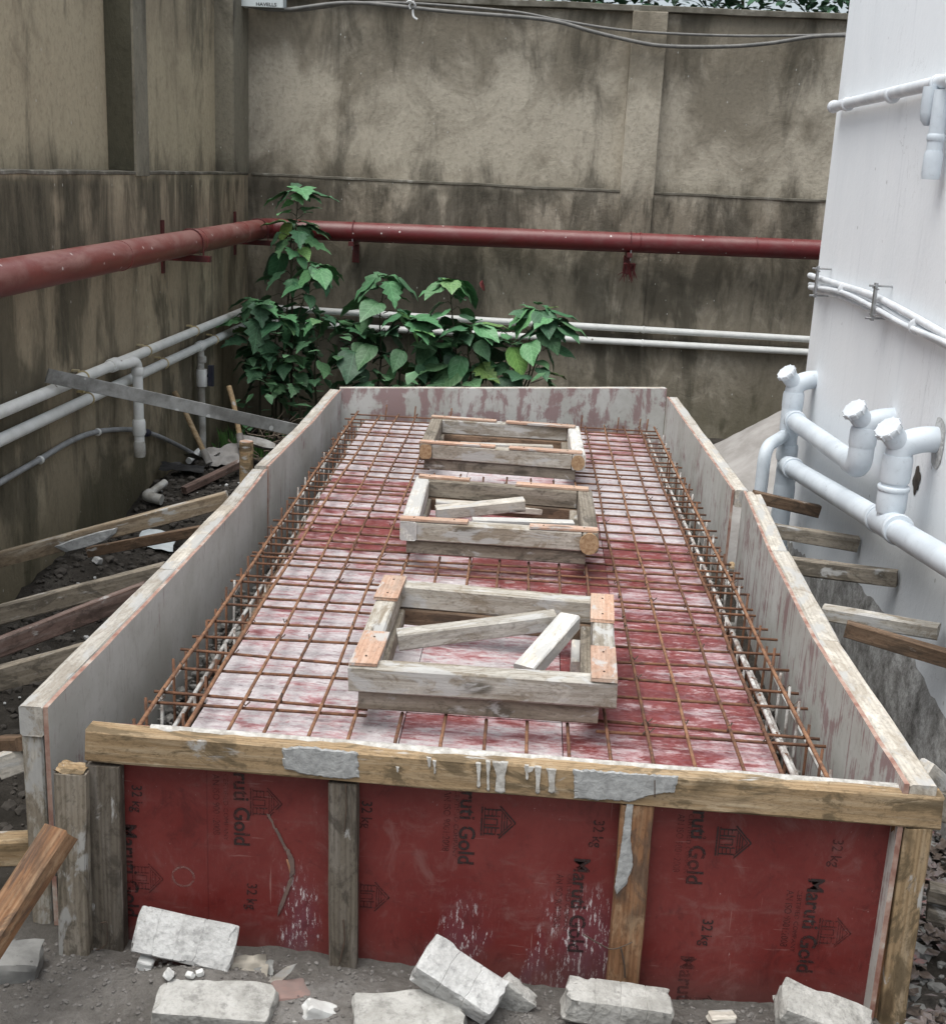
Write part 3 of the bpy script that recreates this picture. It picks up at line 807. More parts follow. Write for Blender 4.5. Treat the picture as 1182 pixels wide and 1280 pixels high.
stud((797, 1002), (776, 1238), .090, M['wood_orange'], .05, .004)
stud((1145, 1030), (1110, 1285), .072, M['wood_new'], .055, .002)
# narrow reveal strip beside the right stud
stud((1122, 1028), (1089, 1283), .022, M['wood_orange'], .03, .026)
# ---- printing on the red sheet, reading downwards
front_p = thing
def on_sheet(px, py):
    p = fpt(px, py, SD-.0018); return p
def print_text(body, px, py, length, cap, mat='print', bold=.0, name='printed_text', shift=0.0):
    """px,py = middle of the first letter's left end; length along -z, letters' tops towards +x"""
    me = text_mesh(body, 1.0, bold)
    xs = [v.co.x for v in me.vertices]; ys_ = [v.co.y for v in me.vertices]
    x0, x1 = min(xs), max(xs)
    capu = .70
    p = on_sheet(px, py)
    for v in me.vertices:
        u = (v.co.x-x0)/(x1-x0)*length; t = (v.co.y/capu-.5)*cap
        v.co = Vector((t, 0, -u))
    me.update()
    return link_mesh(name, me, M[mat], front_sheet, Matrix.Translation(p))
def print_logo(px, py, s, mat='print_faint'):
    """house emblem turned on its side: roof towards +x; drawn with thin bars"""
    segs = []
    def bar(a, b, w=.05): segs.append((a, b, w))
    # upright coordinates u (right) v (up), house 1 x 1
    bar((-.5, -.5), (.5, -.5)); bar((-.5, -.42), (.5, -.42), .03)
    bar((-.56, .05), (0, .55)); bar((0, .55), (.56, .05)); bar((-.46, .05), (0, .44), .03); bar((0, .44), (.46, .05), .03)
    for u in (-.42, -.2, .2, .42): bar((u, -.42), (u, .06), .05)
    bar((-.1, -.42), (-.1, -.02), .035); bar((.1, -.42), (.1, -.02), .035); bar((-.1, -.02), (.1, -.02), .035)
    for v in (-.3, -.18, -.06): bar((-.42, v), (-.2, v), .03); bar((.2, v), (.42, v), .03)
    for v in (.12, .2, .28): bar((-.45+v*.9, v), (.45-v*.9, v), .03)
    vs_ = []; fs = []
    for (a, b, w) in segs:
        a = Vector(a); b = Vector(b); d = (b-a).normalized(); nrm = Vector((-d.y, d.x))*w/2
        k = len(vs_)
        for q in (a+nrm, b+nrm, b-nrm, a-nrm): vs_.append((q.y*s, 0, -q.x*s))
        fs.append((k, k+1, k+2, k+3))
    # stagger tiny depths so strokes never share a plane
    vs_ = [(v[0], -(i//4)*.00004, v[2]) for i, v in enumerate(vs_)]
    return pydata('printed_emblem', vs_, fs, M[mat], front_sheet, Matrix.Translation(on_sheet(px, py)))
SMALL = ['AN ISO 9001:2008', 'CERTIFIED COMPANY']
def small(px, py, L, dx=9):
    print_text('AN ISO 9001:2008', px, py, L, .020, 'print_faint', .0)
    print_text('CERTIFIED COMPANY', px+dx+3, py, L*1.1, .013, 'print_faint', .0)
def gold(px, py, mat='print', body='Maruti Gold', L=.300, cap=.045): print_text(body, px, py, L, cap, mat, .020)
def kg(px, py, mat='print'): print_text('32 kg', px, py, .085, .030, mat, .01)
kg(171, 982); gold(161, 1031); print_logo(184, 1098, .085)
gold(302, 937); small(270, 968, .19); print_logo(332, 1004, .085); kg(315, 1105)
kg(459, 1002); print_logo(466, 1121, .085)
gold(588, 960); small(560, 988, .19); print_logo(622, 1028, .09, 'print'); kg(749, 1026); gold(728, 1074, 'print'); small(700, 1093, .17)
gold(880, 984); small(852, 1018, .18); print_logo(916, 1053, .09, 'print'); kg(885, 1150); gold(861, 1196, 'print_faint'); print_logo(880, 1262, .085)
kg(1048, 1050, 'print_faint'); gold(1021, 1099); small(988, 1113, .18); print_logo(1042, 1166, .085)
# round stamp, a faint grey ring
vs_ = []; fs = []
for i in range(32):
    a = i/32*2*math.pi
    for r in (.028, .034): vs_.append((math.cos(a)*r, 0, math.sin(a)*r))
fs = [(2*i, 2*i+1, (2*i+3) % 64, (2*i+2) % 64) for i in range(32)]
M['stamp'] = m_print('grey_stamp', .35); M['stamp'].node_tree.nodes['Principled BSDF'].inputs['Base Color'].default_value = (.3, .22, .2, 1)
pydata('printed_ring', vs_, fs, M['stamp'], front_sheet, Matrix.Translation(on_sheet(229, 1096)))

# ---- mortar splashes and slurry runs on the front rail and stud
def splash(name, outline_px, dy, mat, th=.004, parent=fw, plane='front'):
    pts = [fpt(x, y, dy) for x, y in outline_px]
    # refine the outline so it reads ragged
    out = []
    for i, p in enumerate(pts):
        q = pts[(i+1) % len(pts)]; n = max(2, int((q-p).length/.0045))
        for k in range(n):
            t = k/n; s = p.lerp(q, t)
            j = (mnoise.noise_vector(s*60)*.005+mnoise.noise_vector(s*170)*.0035)*(1 if th > .003 else .45); out.append(Vector((s.x+j.x, s.y, s.z+j.z)))
    c = sum(out, Vector())/len(out)
    vs_ = [v for v in out]; n = len(out)
    vs_ += [Vector((c.x+(v.x-c.x)*.93, v.y-th, c.z+(v.z-c.z)*.90)) for v in out]
    fs = [(i, (i+1) % n, n+(i+1) % n, n+i) for i in range(n)]
    bm = bmesh.new(); bv = [bm.verts.new(v) for v in vs_]
    for f in fs: bm.faces.new([bv[q] for q in f])
    cap = bm.faces.new([bv[n+q] for q in range(n)])
    bmesh.ops.triangulate(bm, faces=[cap])
    me = bpy.data.meshes.new(name); bm.to_mesh(me); bm.free()
    return link_mesh(name, me, mat, parent)

splash('mortar_splash', [(352, 935), (380, 932), (447, 941), (448, 972), (420, 974), (372, 966), (354, 960)], -.002, M['mortar'])
splash('mortar_splash', [(716, 962), (760, 964), (848, 970), (843, 990), (816, 993), (790, 1002), (718, 998)], -.002, M['mortar'])
for x, y0, y1, w_ in ((598, 952, 985, 5), (610, 950, 990, 4), (625, 951, 992, 14), (658, 955, 975, 4), (672, 957, 993, 6), (661, 958, 966, 10), (689, 960, 992, 9), (536, 946, 960, 4), (497, 958, 966, 3), (543, 950, 968, 3)):
    splash('slurry_run', [(x-w_*.7, y0), (x+w_*.7, y0+1), (x+w_*.4, (y0+y1)/2), (x+w_*.45, y1-2), (x, y1), (x-w_*.45, y1-2), (x-w_*.35, (y0+y1)/2)], -.0025, M['drip'], .0025)
splash('mortar_splash', [(783, 1004), (791, 1006), (788, 1050), (791, 1080), (783, 1105), (770, 1118), (768, 1108), (777, 1050)], .002, M['mortar'], .003)
# cement along the top face of the rail
ra = fpt(118, 904, .03); 
vs_ = []; n = 60
for i in range(n+1):
    t = i/n; x = -1.0+t*2.05; y = FL.y+(FR.y-FL.y)*(x-FL.x)/(FR.x-FL.x)
    amt = .5+.5*snoise(x*2.3, 8.); w0 = max(.002, -.012+.055*amt+.012*snoise(x*17, 3)+.006*snoise(x*60, 3))
    zr = fpt(112, 926, .034).z*(1-(x+1.15)/2.3)+fpt(1172, 1011, .034).z*((x+1.15)/2.3)+.0475
    vs_ += [(x, y+.066, zr-.004), (x, y+.062, zr+.004), (x, y+.066-w0, zr+.0045+.001*snoise(x*40, 1)), (x, y+.066-w0-.006+.004*snoise(x*30, 3), zr-.003)]
fs = [(i*4+k, i*4+k+1, i*4+4+k+1, i*4+4+k) for i in range(n) for k in range(3)]
pydata('cement_skin', vs_, fs, M['drip'], fw, smooth=True)
# bent tie wires and nails on the studs
def wire_px(pts, dy, parent=fw, r=.0018):
    q = [fpt(x, y, dy) for x, y in pts]
    return tube('tie_wire', rounded(q, .01, 3), r, M['wire'], parent, 6)
wire_px([(728, 1168), (752, 1182), (762, 1187), (772, 1186), (790, 1178)], -.006)
wire_px([(776, 1186), (780, 1205), (781, 1222)], -.008, r=.003)
wire_px([(126, 1154), (134, 1152), (134, 1180), (124, 1188), (108, 1186)], -.006)
wire_px([(432, 980), (433, 1010), (430, 1040)], -.001)
wire_px([(429, 1150), (431, 1175), (424, 1205)], -.004, r=.0025)
wire_px([(818, 975), (818, 996)], -.004, r=.003)
# scrape in the film (bare ply showing)
M['scrape'] = m_simple('bared_ply', (.12, .085, .075), (.20, .13, .11), 20, .8)
splash('scrape', [(333, 1017), (337, 1018), (345, 1036), (343, 1037)], SD-.001, M['scrape'], .0012, front_sheet)
for q in ([(343, 1036), (346, 1035), (360, 1062), (356, 1064)], [(357, 1063), (361, 1061), (368, 1076), (368, 1092), (362, 1100), (362, 1080)], [(362, 1098), (367, 1096), (353, 1136), (346, 1146), (347, 1138)]):
    splash('scrape', q, SD-.0013-.0004*len(q), M['scrape'], .0012, front_sheet)
M['bare'] = m_simple('fresh_torn_ply', (.42, .22, .12), (.30, .14, .08), 20, .8)
splash('scrape', [(358, 1074), (366, 1076), (367, 1086), (362, 1092), (360, 1084)], SD-.003, M['bare'], .0012, front_sheet)

# ---- near left corner: stub post with torn top
a = Y_(2.99, 86, 968); b = Y_(2.99, 92, 1195)
cp = timber('corner_post', (b.x, 3.02, -.1), (a.x, 3.02, a.z), .088, .07, M['wood_old'], fw, up=(0, -1, 0), j=.006)
bm = bmesh.new(); bmesh.ops.create_grid(bm, x_segments=8, y_segments=8, size=.5)
for v in bm.verts: v.co = Vector((v.co.x*.085, v.co.y*.068, .004+.012*snoise(v.co.x*7, v.co.y*7, 3)))
me = bpy.data.meshes.new('torn_top'); bm.to_mesh(me); bm.free()
link_mesh('torn_top', me, M['wood_new'], cp, Matrix.Translation((a.x, 3.02, a.z+.002)))

# ================================================================== MANHOLE FRAMES on the mesh
def frame_thing(label, corners, ztop, side_long, mats, strips, sub=True, hb=.085, wb=.072):
    """corners: front-left, front-right, back-right, back-left (outer, xy)"""
    FLc, FRc, BRc, BLc = [Vector((*c, 0)) for c in corners]
    t = thing('manhole_frame', label, 'timber frame', ((FLc+BRc)/2).to_tuple()[:2]+(.62,), 'square timber frames laid on the reinforcement')
    zc = ztop-hb/2; Z = Vector((0, 0, zc)); ex = (FRc-FLc).normalized(); ey = (BLc-FLc).normalized()
    h = wb/2
    if side_long:   # side beams run through, front and back between them
        timber('frame_beam', FLc+ex*h+Z, BLc+ex*h+Z, wb, hb, mats[0], t)
        timber('frame_beam', FRc-ex*h+Z, BRc-ex*h+Z, wb, hb, mats[1], t)
        timber('frame_beam', FLc+ex*(wb+.002)+ey*(h+.004)+Z, FRc-ex*(wb+.002)+ey*(h+.004)+Z, wb*.9, hb, mats[2], t)
        timber('frame_beam', BLc+ex*(wb+.002)-ey*h+Z, BRc-ex*(wb+.002)-ey*h+Z, wb*.9, hb, mats[3], t)
    else:
        timber('frame_beam', FLc+ey*h+Z, FRc+ey*h+Z, wb, hb, mats[2], t)
        timber('frame_beam', BLc-ey*h+Z, BRc-ey*h+Z, wb, hb, mats[3], t)
        timber('frame_beam', FLc+ex*h+ey*(wb+.002)+Z, BLc+ex*h-ey*(wb+.002)+Z, wb, hb*.98, mats[0], t)
        timber('frame_beam', FRc-ex*h+ey*(wb+.002)+Z, BRc-ex*h-ey*(wb+.002)+Z, wb, hb*.98, mats[1], t)
    # bearers underneath, inset
    zb = ztop-hb-.032; zz = Vector((0, 0, zb)); ins = .03
    timber('bearer', FLc+ex*ins+ey*.05+zz, FRc-ex*.05+ey*.05+zz, .06, .062, M['wood_old'], t)
    timber('bearer', BLc+ex*ins-ey*.05+zz, BRc-ex*.05-ey*.05+zz, .06, .062, M['wood_brown'], t)
    timber('bearer', FLc+ex*(ins+.03)+ey*.083+zz, BLc+ex*(ins+.03)-ey*.083+zz, .055, .060, M['wood_old'], t)
    timber('bearer', FRc-ex*.08+ey*.083+zz, BRc-ex*.08-ey*.083+zz, .055, .060, M['wood_old'], t)
    for (u0, v0, u1, v1, w_) in strips:   # ply strips on top: from (u0,v0) to (u1,v1) in metres from the front left corner
        p0 = FLc+ex*u0+ey*v0+Vector((0, 0, ztop+.007)); p1 = FLc+ex*u1+ey*v1+Vector((0, 0, ztop+.007))
        s = timber('ply_strip', p0, p1, w_, .011, M['ply_strip'], t, j=.001)
        dd = (p1-p0)
        for q in (.2, .8):
            c = p0.lerp(p1, q)+Vector((0, 0, .0065))
            tube('nail', [c-Vector((0, 0, .003)), c+Vector((0, 0, .0015))], .0035, M['wire'], s, 8)
    return t, FLc, ex, ey
f1, o1, ex1, ey1 = frame_thing('nearest square timber frame with four salmon ply pieces at its corners', [(-.505, 3.437), (.312, 3.437), (.335, 4.225), (-.50, 4.285)], .775, False,
    (M['wood_grey'], M['wood_grey'], M['wood_grey'], M['wood_grey']),
    [(.045, .005, .05, .275, .085), (.035, .60, .04, .85, .085), (.775, .0, .782, .27, .080), (.79, .515, .80, .785, .082)])
M['end_grain'] = m_simple('timber_end_grain', (.46, .32, .19), (.28, .17, .09), 60, .85, .6)
def end_grain(t, c, w_, h_, round_=False):
    vs_ = []; n = 16
    for i in range(n):
        a = i/n*2*math.pi+.2; ca, sa = math.cos(a), math.sin(a); k = 1/max(abs(ca), abs(sa)) if not round_ else 1.08
        k = k*.55+.45*min(k, 1.15); vs_.append((ca*k*w_/2, 0, sa*k*h_/2))
    vs_ += [(v[0]*.98, .018, v[2]*.98) for v in vs_]
    return pydata('end_grain', vs_, [tuple(range(n))]+[(i, n+i, n+(i+1) % n, (i+1) % n) for i in range(n)], M['end_grain'], t, Matrix.Translation(c))
def loose(name, label, pa, pb, za, zb, w_, h_, mat, group=None):
    a = Z_(za, *pa); b = Z_(zb, *pb)
    o = timber(name, a, b, w_, h_, mat, None); 
    return tag(o, label, 'timber piece', group)
loose('timber_offcut', 'grey timber offcut lying across the nearest frame, left end lower', (497, 800), (694, 775), .70, .765, .062, .060, M['wood_grey'])
loose('timber_offcut', 'white limed timber offcut slanting from front to back inside the nearest frame', (655, 842), (712, 776), .70, .775, .075, .055, M['wood_white'])
loose('timber_offcut', 'short pale block standing on the deck inside the right of the nearest frame', (725, 838), (726, 800), .60, .60, .07, .06, M['wood_white'])
f2, o2, ex2, ey2 = frame_thing('middle square timber frame with a white left beam and round right log end', [(-.530, 5.05), (.325, 5.03), (.322, 5.80), (-.545, 5.87)], .775, True,
    (M['wood_white'], M['wood_old'], M['wood_grey'], M['wood_old']),
    [(.0, .03, .29, .035, .05), (.56, .035, .85, .04, .055), (.02, .80, .27, .79, .05), (.50, .765, .85, .75, .055)])
end_grain(f2, o2+ex2*.815+Vector((0, -.008, .73)), .078, .088, True)
loose('timber_offcut', 'pale timber offcut lying slantwise across the middle frame', (545, 641), (655, 630), .72, .765, .075, .055, M['wood_pale'])
loose('timber_offcut', 'white limed board resting along the front inside the middle frame', (590, 653), (716, 657), .745, .735, .05, .04, M['wood_white'])
loose('timber_offcut', 'pale flat board lying low at the back inside the middle frame', (545, 629), (705, 640), .68, .66, .07, .03, M['wood_pale'])
f3, o3, ex3, ey3 = frame_thing('farthest square timber frame edged with long salmon strips near the end board', [(-.60, 6.62), (.318, 6.55), (.305, 7.36), (-.60, 7.40)], .775, True,
    (M['wood_old'], M['wood_white'], M['wood_grey'], M['wood_grey']),
    [(.0, .03, .42, .035, .05), (.50, .035, .90, .04, .06), (.0, .76, .40, .755, .05), (.46, .755, .88, .75, .06)])
end_grain(f3, o3+ex3*.036+Vector((0, -.006, .732)), .066, .080)
end_grain(f3, o3+ex3*.88+Vector((0, -.006, .732)), .068, .080, True)
loose('timber_offcut', 'pale board lying flat inside the farthest frame', (575, 556), (690, 560), .69, .69, .05, .03, M['wood_pale'])

# ================================================================== REINFORCEMENT
rb = thing('rebar_mesh', 'rusty steel reinforcement mesh covering the red deck', 'reinforcement', (0, 5.8, DZ))
RR = .0057
def bar(p0, p1, r, mat, wig=.0075, name='rebar'):
    p0 = Vector(p0); p1 = Vector(p1); n = max(2, int((p1-p0).length/.22)+1); s = random.random()*50
    pts = []
    for i in range(n+1):
        p = p0.lerp(p1, i/n); j = mnoise.noise_vector(p*1.9+Vector((s, s, 0)))*wig
        pts.append(p+Vector((j.x, j.y, j.z*.6)))
    vs_, fs = tube_data(pts, r, 7)
    return pydata(name, [v-p0 for v in vs_], fs, mat, rb, Matrix.Translation(p0), True)
holes = [(-.50, .31, 3.42, 4.28), (-.54, .32, 5.03, 5.88), (-.60, .32, 6.55, 7.41)]
lx_near = [-1.096, -.962, -.832, -.725, -.592, -.477, -.335, -.202, -.079, .048, .173, .291, .417, .539, .675, .782, .912]
lx_far = [-1.184, -1.02, -.90, -.77, -.64, -.52, -.38, -.25, -.12, .02, .14, .26, .38, .51, .64, .745, .853]
Y0, Y1 = 3.105, 8.28
lz = .612
for i, (xn, xf) in enumerate(zip(lx_near, lx_far)):
    def P(y): t = (y-Y0)/(Y1-Y0); return Vector((xn+(xf-xn)*t, y, lz+random.uniform(-.003, .003)))
    cuts = [Y0]
    for (hx0, hx1, hy0, hy1) in holes:
        xm = P((hy0+hy1)/2).x
        if hx0+.03 < xm < hx1-.03: cuts += [hy0+.05+random.uniform(0, .02), hy1-.05]
    cuts.append(Y1-random.uniform(0, .12))
    if i in (0, 16): cuts = [Y0, Y1]
    for k in range(0, len(cuts), 2):
        bar(P(cuts[k]), P(cuts[k+1]), RR+(.0012 if i in (0, 1, 15, 16) else 0), M['rust_hi'] if (i in (0, 1, 16) or random.random() < .4) else M['rust'])
ty = [3.465, 3.53, 3.738, 3.876, 4.045, 4.195, 4.365, 4.464, 4.625, 4.694, 4.876, 4.97, 5.05, 5.16, 5.265, 5.40, 5.53, 5.683, 5.82, 5.97, 6.12, 6.22, 6.33, 6.48, 6.62, 6.77, 6.87, 7.0, 7.14, 7.25, 7.40, 7.55, 7.66, 7.80, 7.95, 8.06, 8.2]
for i, y in enumerate(ty):
    t = (y-3.3)/5.0
    xl = -1.115-.10*t+random.uniform(-.03, .02); xr = .975-.10*t+random.uniform(-.02, .02)
    sk = random.uniform(-.022, .022)
    spans = [(xl, xr)]
    for (hx0, hx1, hy0, hy1) in holes:
        if hy0+.04 < y < hy1-.04: spans = [(xl, hx0+.05), (hx1-.05, xr)]
    for (a, b) in spans: bar((a, y-sk, lz-.0115), (b, y+sk, lz-.0115), RR*.92, M['rust'], .005)
# lower layer, cement-splashed, in the edge channels
for (xn, xf, z, mt) in ((-1.17, -1.23, .50, 'cemrebar'), (-1.06, -1.16, .50, 'cemrebar'), (-1.17, -1.23, .30, 'rust'), (-1.06, -1.16, .30, 'rust'),
                        (.97, .90, .50, 'cemrebar'), (.885, .82, .50, 'cemrebar'), (.97, .90, .30, 'rust'), (.885, .82, .30, 'rust'), (.83, .79, .585, 'cemrebar')):
    bar((xn, 3.11, z), (xf, 8.25, z), .0075, M[mt], .006, 'channel_bar')
yy = 3.25
while yy < 8.2:
    t = (yy-3.3)/5.0
    for (xa, xb, s) in ((-1.005-.13*t, -1.112-.08*t, -1), (.83-.065*t, .925-.06*t, 1)):
        h1 = .635+random.uniform(-.03, .025)
        bar((xb, yy+random.uniform(-.01, .01), .25), (xb+random.uniform(-.006, .006), yy, h1), .0048, M['cemrebar'] if random.random() < .35 else M['rust'], .002, 'stirrup')
        bar((xa, yy+.01, .25), (xa, yy+.015, .595), .0045, M['cemrebar'] if random.random() < .35 else M['rust'], .002, 'stirrup')
    yy += .145 if yy < 6 else .17
for x in (-1.0, -.8, -.55, .35, .6, .75, .8): 
    bar((x, 8.30, .50), (x+.01, 8.33, .66), .005, M['rust'], .001, 'stirrup')
# tie wire knots at the crossings
vs_ = []; fs = []
for i, (xn, xf) in enumerate(zip(lx_near, lx_far)):
    for y in ty:
        if random.random() < .45: continue
        x = xn+(xf-xn)*(y-Y0)/(Y1-Y0)
        if any(a < x < b and c < y < d for a, b, c, d in holes): continue
        c = Vector((x, y, lz-.004)); an = random.random()*3
        e = Vector((math.cos(an), math.sin(an), 0))*.012
        v2, f2_ = tube_data([c-e+Vector((0, 0, -.004)), c+Vector((0, 0, .012)), c+e*.8+Vector((0, 0, .0)), c+e*1.6+Vector((.004, 0, .014))], .0026, 4)
        k = len(vs_); vs_ += v2; fs += [tuple(q+k for q in f) for f in f2_]
pydata('tie_wire', vs_, fs, M['wire'], rb)['kind'] = 'stuff'
# wires sticking out over the left board
for (px, py, z) in ((165, 878, .62), (335, 690, .62), (470, 520, .62)):
    pass
# round cover block on the right
c = X_(1.0, 914, 709)
cb = tube('spacer_disc', [c+Vector((-.012, 0, 0)), c+Vector((-.006, 0, 0)), c+Vector((.006, 0, 0)), c+Vector((.012, 0, 0))], [.022, .027, .027, .022], M['wood_new'], rb, 16)
# gravel in the channels
def scatter_stones(name, n, fn, smin, smax, mat, label=None, cat=None, parent=None, seed=1, flat=.7):
    rnd = random.Random(seed); vs_ = []; fs = []
    base = [Vector(v) for v in ((0, 0, 1), (.89, 0, .45), (.28, .85, .45), (-.72, .53, .45), (-.72, -.53, .45), (.28, -.85, .45), (.72, .53, -.45), (-.28, .85, -.45), (-.89, 0, -.45), (-.28, -.85, -.45), (.72, -.53, -.45), (0, 0, -1))]
    tf = [(0, 1, 2), (0, 2, 3), (0, 3, 4), (0, 4, 5), (0, 5, 1), (1, 6, 2), (2, 7, 3), (3, 8, 4), (4, 9, 5), (5, 10, 1), (6, 7, 2), (7, 8, 3), (8, 9, 4), (9, 10, 5), (10, 6, 1), (11, 7, 6), (11, 8, 7), (11, 9, 8), (11, 10, 9), (11, 6, 10)]
    for _ in range(n):
        p = fn(rnd)
        if p is None: continue
        s = smin+(smax-smin)*rnd.random()**2.5; k = len(vs_)
        rz = rnd.random()*6.28; ca, sa = math.cos(rz), math.sin(rz); sx = rnd.uniform(.7, 1.4)
        for v in base:
            q = Vector((v.x*sx*rnd.uniform(.75, 1.2), v.y*rnd.uniform(.75, 1.2), v.z*flat*rnd.uniform(.8, 1.2)))*s
            vs_.append((p[0]+q.x*ca-q.y*sa, p[1]+q.x*sa+q.y*ca, p[2]+q.z))
        fs += [tuple(a+k for a in f) for f in tf]
    o = pydata(name, vs_, fs, mat, parent); o['kind'] = 'stuff'
    if label: o['label'] = label; o['category'] = cat
    return o
def chan(r):
    y = r.uniform(3.1, 8.2); t = (y-3.1)/5.1
    if r.random() < .6:
        dens = math.exp(-((y-5.0)/1.2)**2)
        if r.random() > .25+dens: return None
        return (r.uniform(-1.28, -1.02-.13*t), y, .22+r.random()*.09*(.3+dens))
    return (r.uniform(.83-.03*t, 1.03-.05*t), y, .22+r.random()*.03)
scatter_stones('channel_gravel', 2600, chan, .008, .026, M['gravel'], 'loose grey gravel lying in the channels beside the red deck', 'gravel', seed=4)

# ================================================================== BRACES
def brace(label, p0, p1, w_, h_, mat, cat='brace', bend=0.0, name='timber_brace', patch=None):
    o = timber(name, p0, p1, w_, h_, mat, None, j=.004, bend=bend)
    tag(o, label, cat, 'timber props wedged against the formwork'); return o
def lbrace(label, ptop, pend, w_, h_, mat, yshift=0.0, xo=-1.40, bend=0.0):
    a = X_(xo, *ptop); b = Y_(a.y+yshift, *pend)
    d = (b-a); b = a+d*1.06
    z = Vector((0, 0, -h_/2))
    return brace(label, a+z, b+z, w_, h_, mat, bend=bend)
lbrace('long dusty brown prop with a mortar splash, farthest of the left props', (285, 614), (0, 690), .05, .075, M['wood_prop'], -.05)
a = Y_(5.75, 252, 657); b = Y_(5.75, 110, 684); brace('short brown prop lying just under the mortar-splashed prop on the left', a+Vector((0, 0, -.025)), b+Vector((0, 0, -.025)), .04, .05, M['wood_brown'])
lbrace('weathered prop with a whitish top edge, upper of the crossing pair on the left', (208, 703), (0, 757), .045, .075, M['wood_old'], -.02)
lbrace('reddish grey prop just below the weathered whitish-edged one on the left', (186, 726), (0, 797), .045, .075, M['wood_red'], -.05)
lbrace('wide grey board prop sloping down left of the formwork, below the reddish one', (109, 803), (0, 833), .045, .08, M['wood_old'], -.02)
lbrace('short pale board end poking in at the left edge above the yellow block', (34, 932), (0, 944), .04, .07, M['wood_pale'], 0)
lbrace('thin brown board end at the left edge beside the formwork corner', (30, 921), (0, 922), .05, .04, M['wood_brown'], .1)
# mortar splash on the first prop
a = X_(-1.40, 285, 616); b = Y_(a.y-.05, 0, 692); d = (b-a)
mp = []
for (t, zz) in ((.47, -.02), (.55, -.015), (.68, -.02), (.75, -.03), (.70, -.075), (.60, -.078), (.52, -.07), (.48, -.045)):
    q = a+d*t; mp.append(Vector((q.x, q.y-.027-.003, q.z+zz)))
c = sum(mp, Vector())/len(mp)
vs_ = mp+[Vector((c.x+(v.x-c.x)*.85, v.y-.006, c.z+(v.z-c.z)*.85)) for v in mp]; n = len(mp)
o = pydata('mortar_splash', vs_, [(i, (i+1) % n, n+(i+1) % n, n+i) for i in range(n)]+[tuple(range(n, 2*n))], M['mortar'], bpy.data.objects['timber_brace'])
# near orange prop
a = Y_(2.86, 76, 1040); b = Y_(2.60, -28, 1200)
o = brace('thick orange-brown timber leaning in at the lower left corner', a, b, .085, .055, M['wood_orange']); 
# yellow block behind it
a = Y_(3.25, -20, 1062); b = Y_(3.25, 46, 1060)
o = timber('timber_block', a, b, .07, .088, M['wood_new']); tag(o, 'yellow squared timber behind the orange prop at the left edge', 'timber block')
# chalk marks on the orange prop
# right props between formwork and building wall
def rbrace(label, ps, pe, w_, h_, mat, xa=1.19, xe=1.60):
    a = X_(xa, *ps); b = X_(xe, *pe); z = Vector((0, 0, -h_/2))
    b.y = a.y+(b.y-a.y)
    return brace(label, a+z, b+z, w_, h_, mat)
rbrace('dark brown prop behind the waste pipes, farthest on the right side', (941, 613), (1023, 632), .05, .062, M['wood_brown'], 1.15, 1.5)
rbrace('brown weathered prop, second from the far end on the right side', (965, 654), (1073, 672), .05, .070, M['wood_old'])
rbrace('grey weathered prop, middle one between formwork and white wall', (989, 697), (1122, 713), .05, .072, M['wood_old'])
rbrace('pale split prop resting over a reddish board on the right side', (1029, 757), (1174, 781), .055, .055, M['wood_grey'], 1.19, 1.58)
rbrace('reddish brown board lying under the pale split prop on the right', (1058, 776), (1190, 815), .045, .062, M['wood_brown'], 1.24, 1.60)
rbrace('pale board end at the near right corner of the formwork', (1156, 950), (1200, 990), .05, .05, M['wood_pale'], 1.16, 1.30)
rbrace('grey board end below the pale one at the near right corner', (1160, 985), (1200, 1000), .05, .08, M['wood_old'], 1.17, 1.30)

# ================================================================== RED PIPE
rp = thing('red_pipe', 'thick red painted water main running round both stained walls', 'pipe', (XW+.2, YW-.2, 1.6))
PR = .084
xp = XW+.20; yp = YW-.20
def lzp(px, py): return X_(xp, px, py)
nearL = X_(xp, 0, 349); farL = X_(xp, 326, 287)
slope = (farL.z-nearL.z)/(farL.y-nearL.y)
p0 = Vector((xp, nearL.y-10.0, nearL.z-10.0*slope)); pc = Vector((xp, yp, nearL.z+slope*(yp-nearL.y)))
q1 = Y_(yp, 1025, 312); q0 = Y_(yp, 410, 287); sl2 = (q1.z-q0.z)/(q1.x-q0.x)
pc2 = Vector((xp, yp, q0.z+sl2*(xp-q0.x)))
pc.z = pc2.z = (pc.z+pc2.z)/2
tube('pipe', [p0, Vector((xp, yp-.30, pc.z))], PR, M['red_pipe_old'], rp, 28)
tube('elbow', rounded([Vector((xp, yp-.30, pc.z)), pc, Vector((xp+.30, yp, pc.z))], .2, 8), PR+.003, M['red_pipe'], rp, 28)
tube('pipe', [Vector((xp+.30, yp, pc.z)), Vector((3.2, yp, q0.z+sl2*(3.2-q0.x)))], PR, M['red_pipe'], rp, 28)
def weld(t, a, b, mat): c = a.lerp(b, t); d = (b-a).normalized(); ring('weld_ring', c, d, PR+.004, .02, mat, rp, 28)
A_, B_ = p0, Vector((xp, yp-.30, pc.z))
for px in (148, 245, 300): q = X_(xp, px, 300); ring('weld_ring', A_.lerp(B_, (q.y-A_.y)/(B_.y-A_.y)), (B_-A_), PR+.0035, .012, M['red_pipe_old'], rp, 28)
for px in (800, 945): q = Y_(yp, px, 300); ring('weld_ring', Vector((q.x, yp, q0.z+sl2*(q.x-q0.x))), (1, 0, 0), PR+.0035, .012, M['red_pipe'], rp, 28)
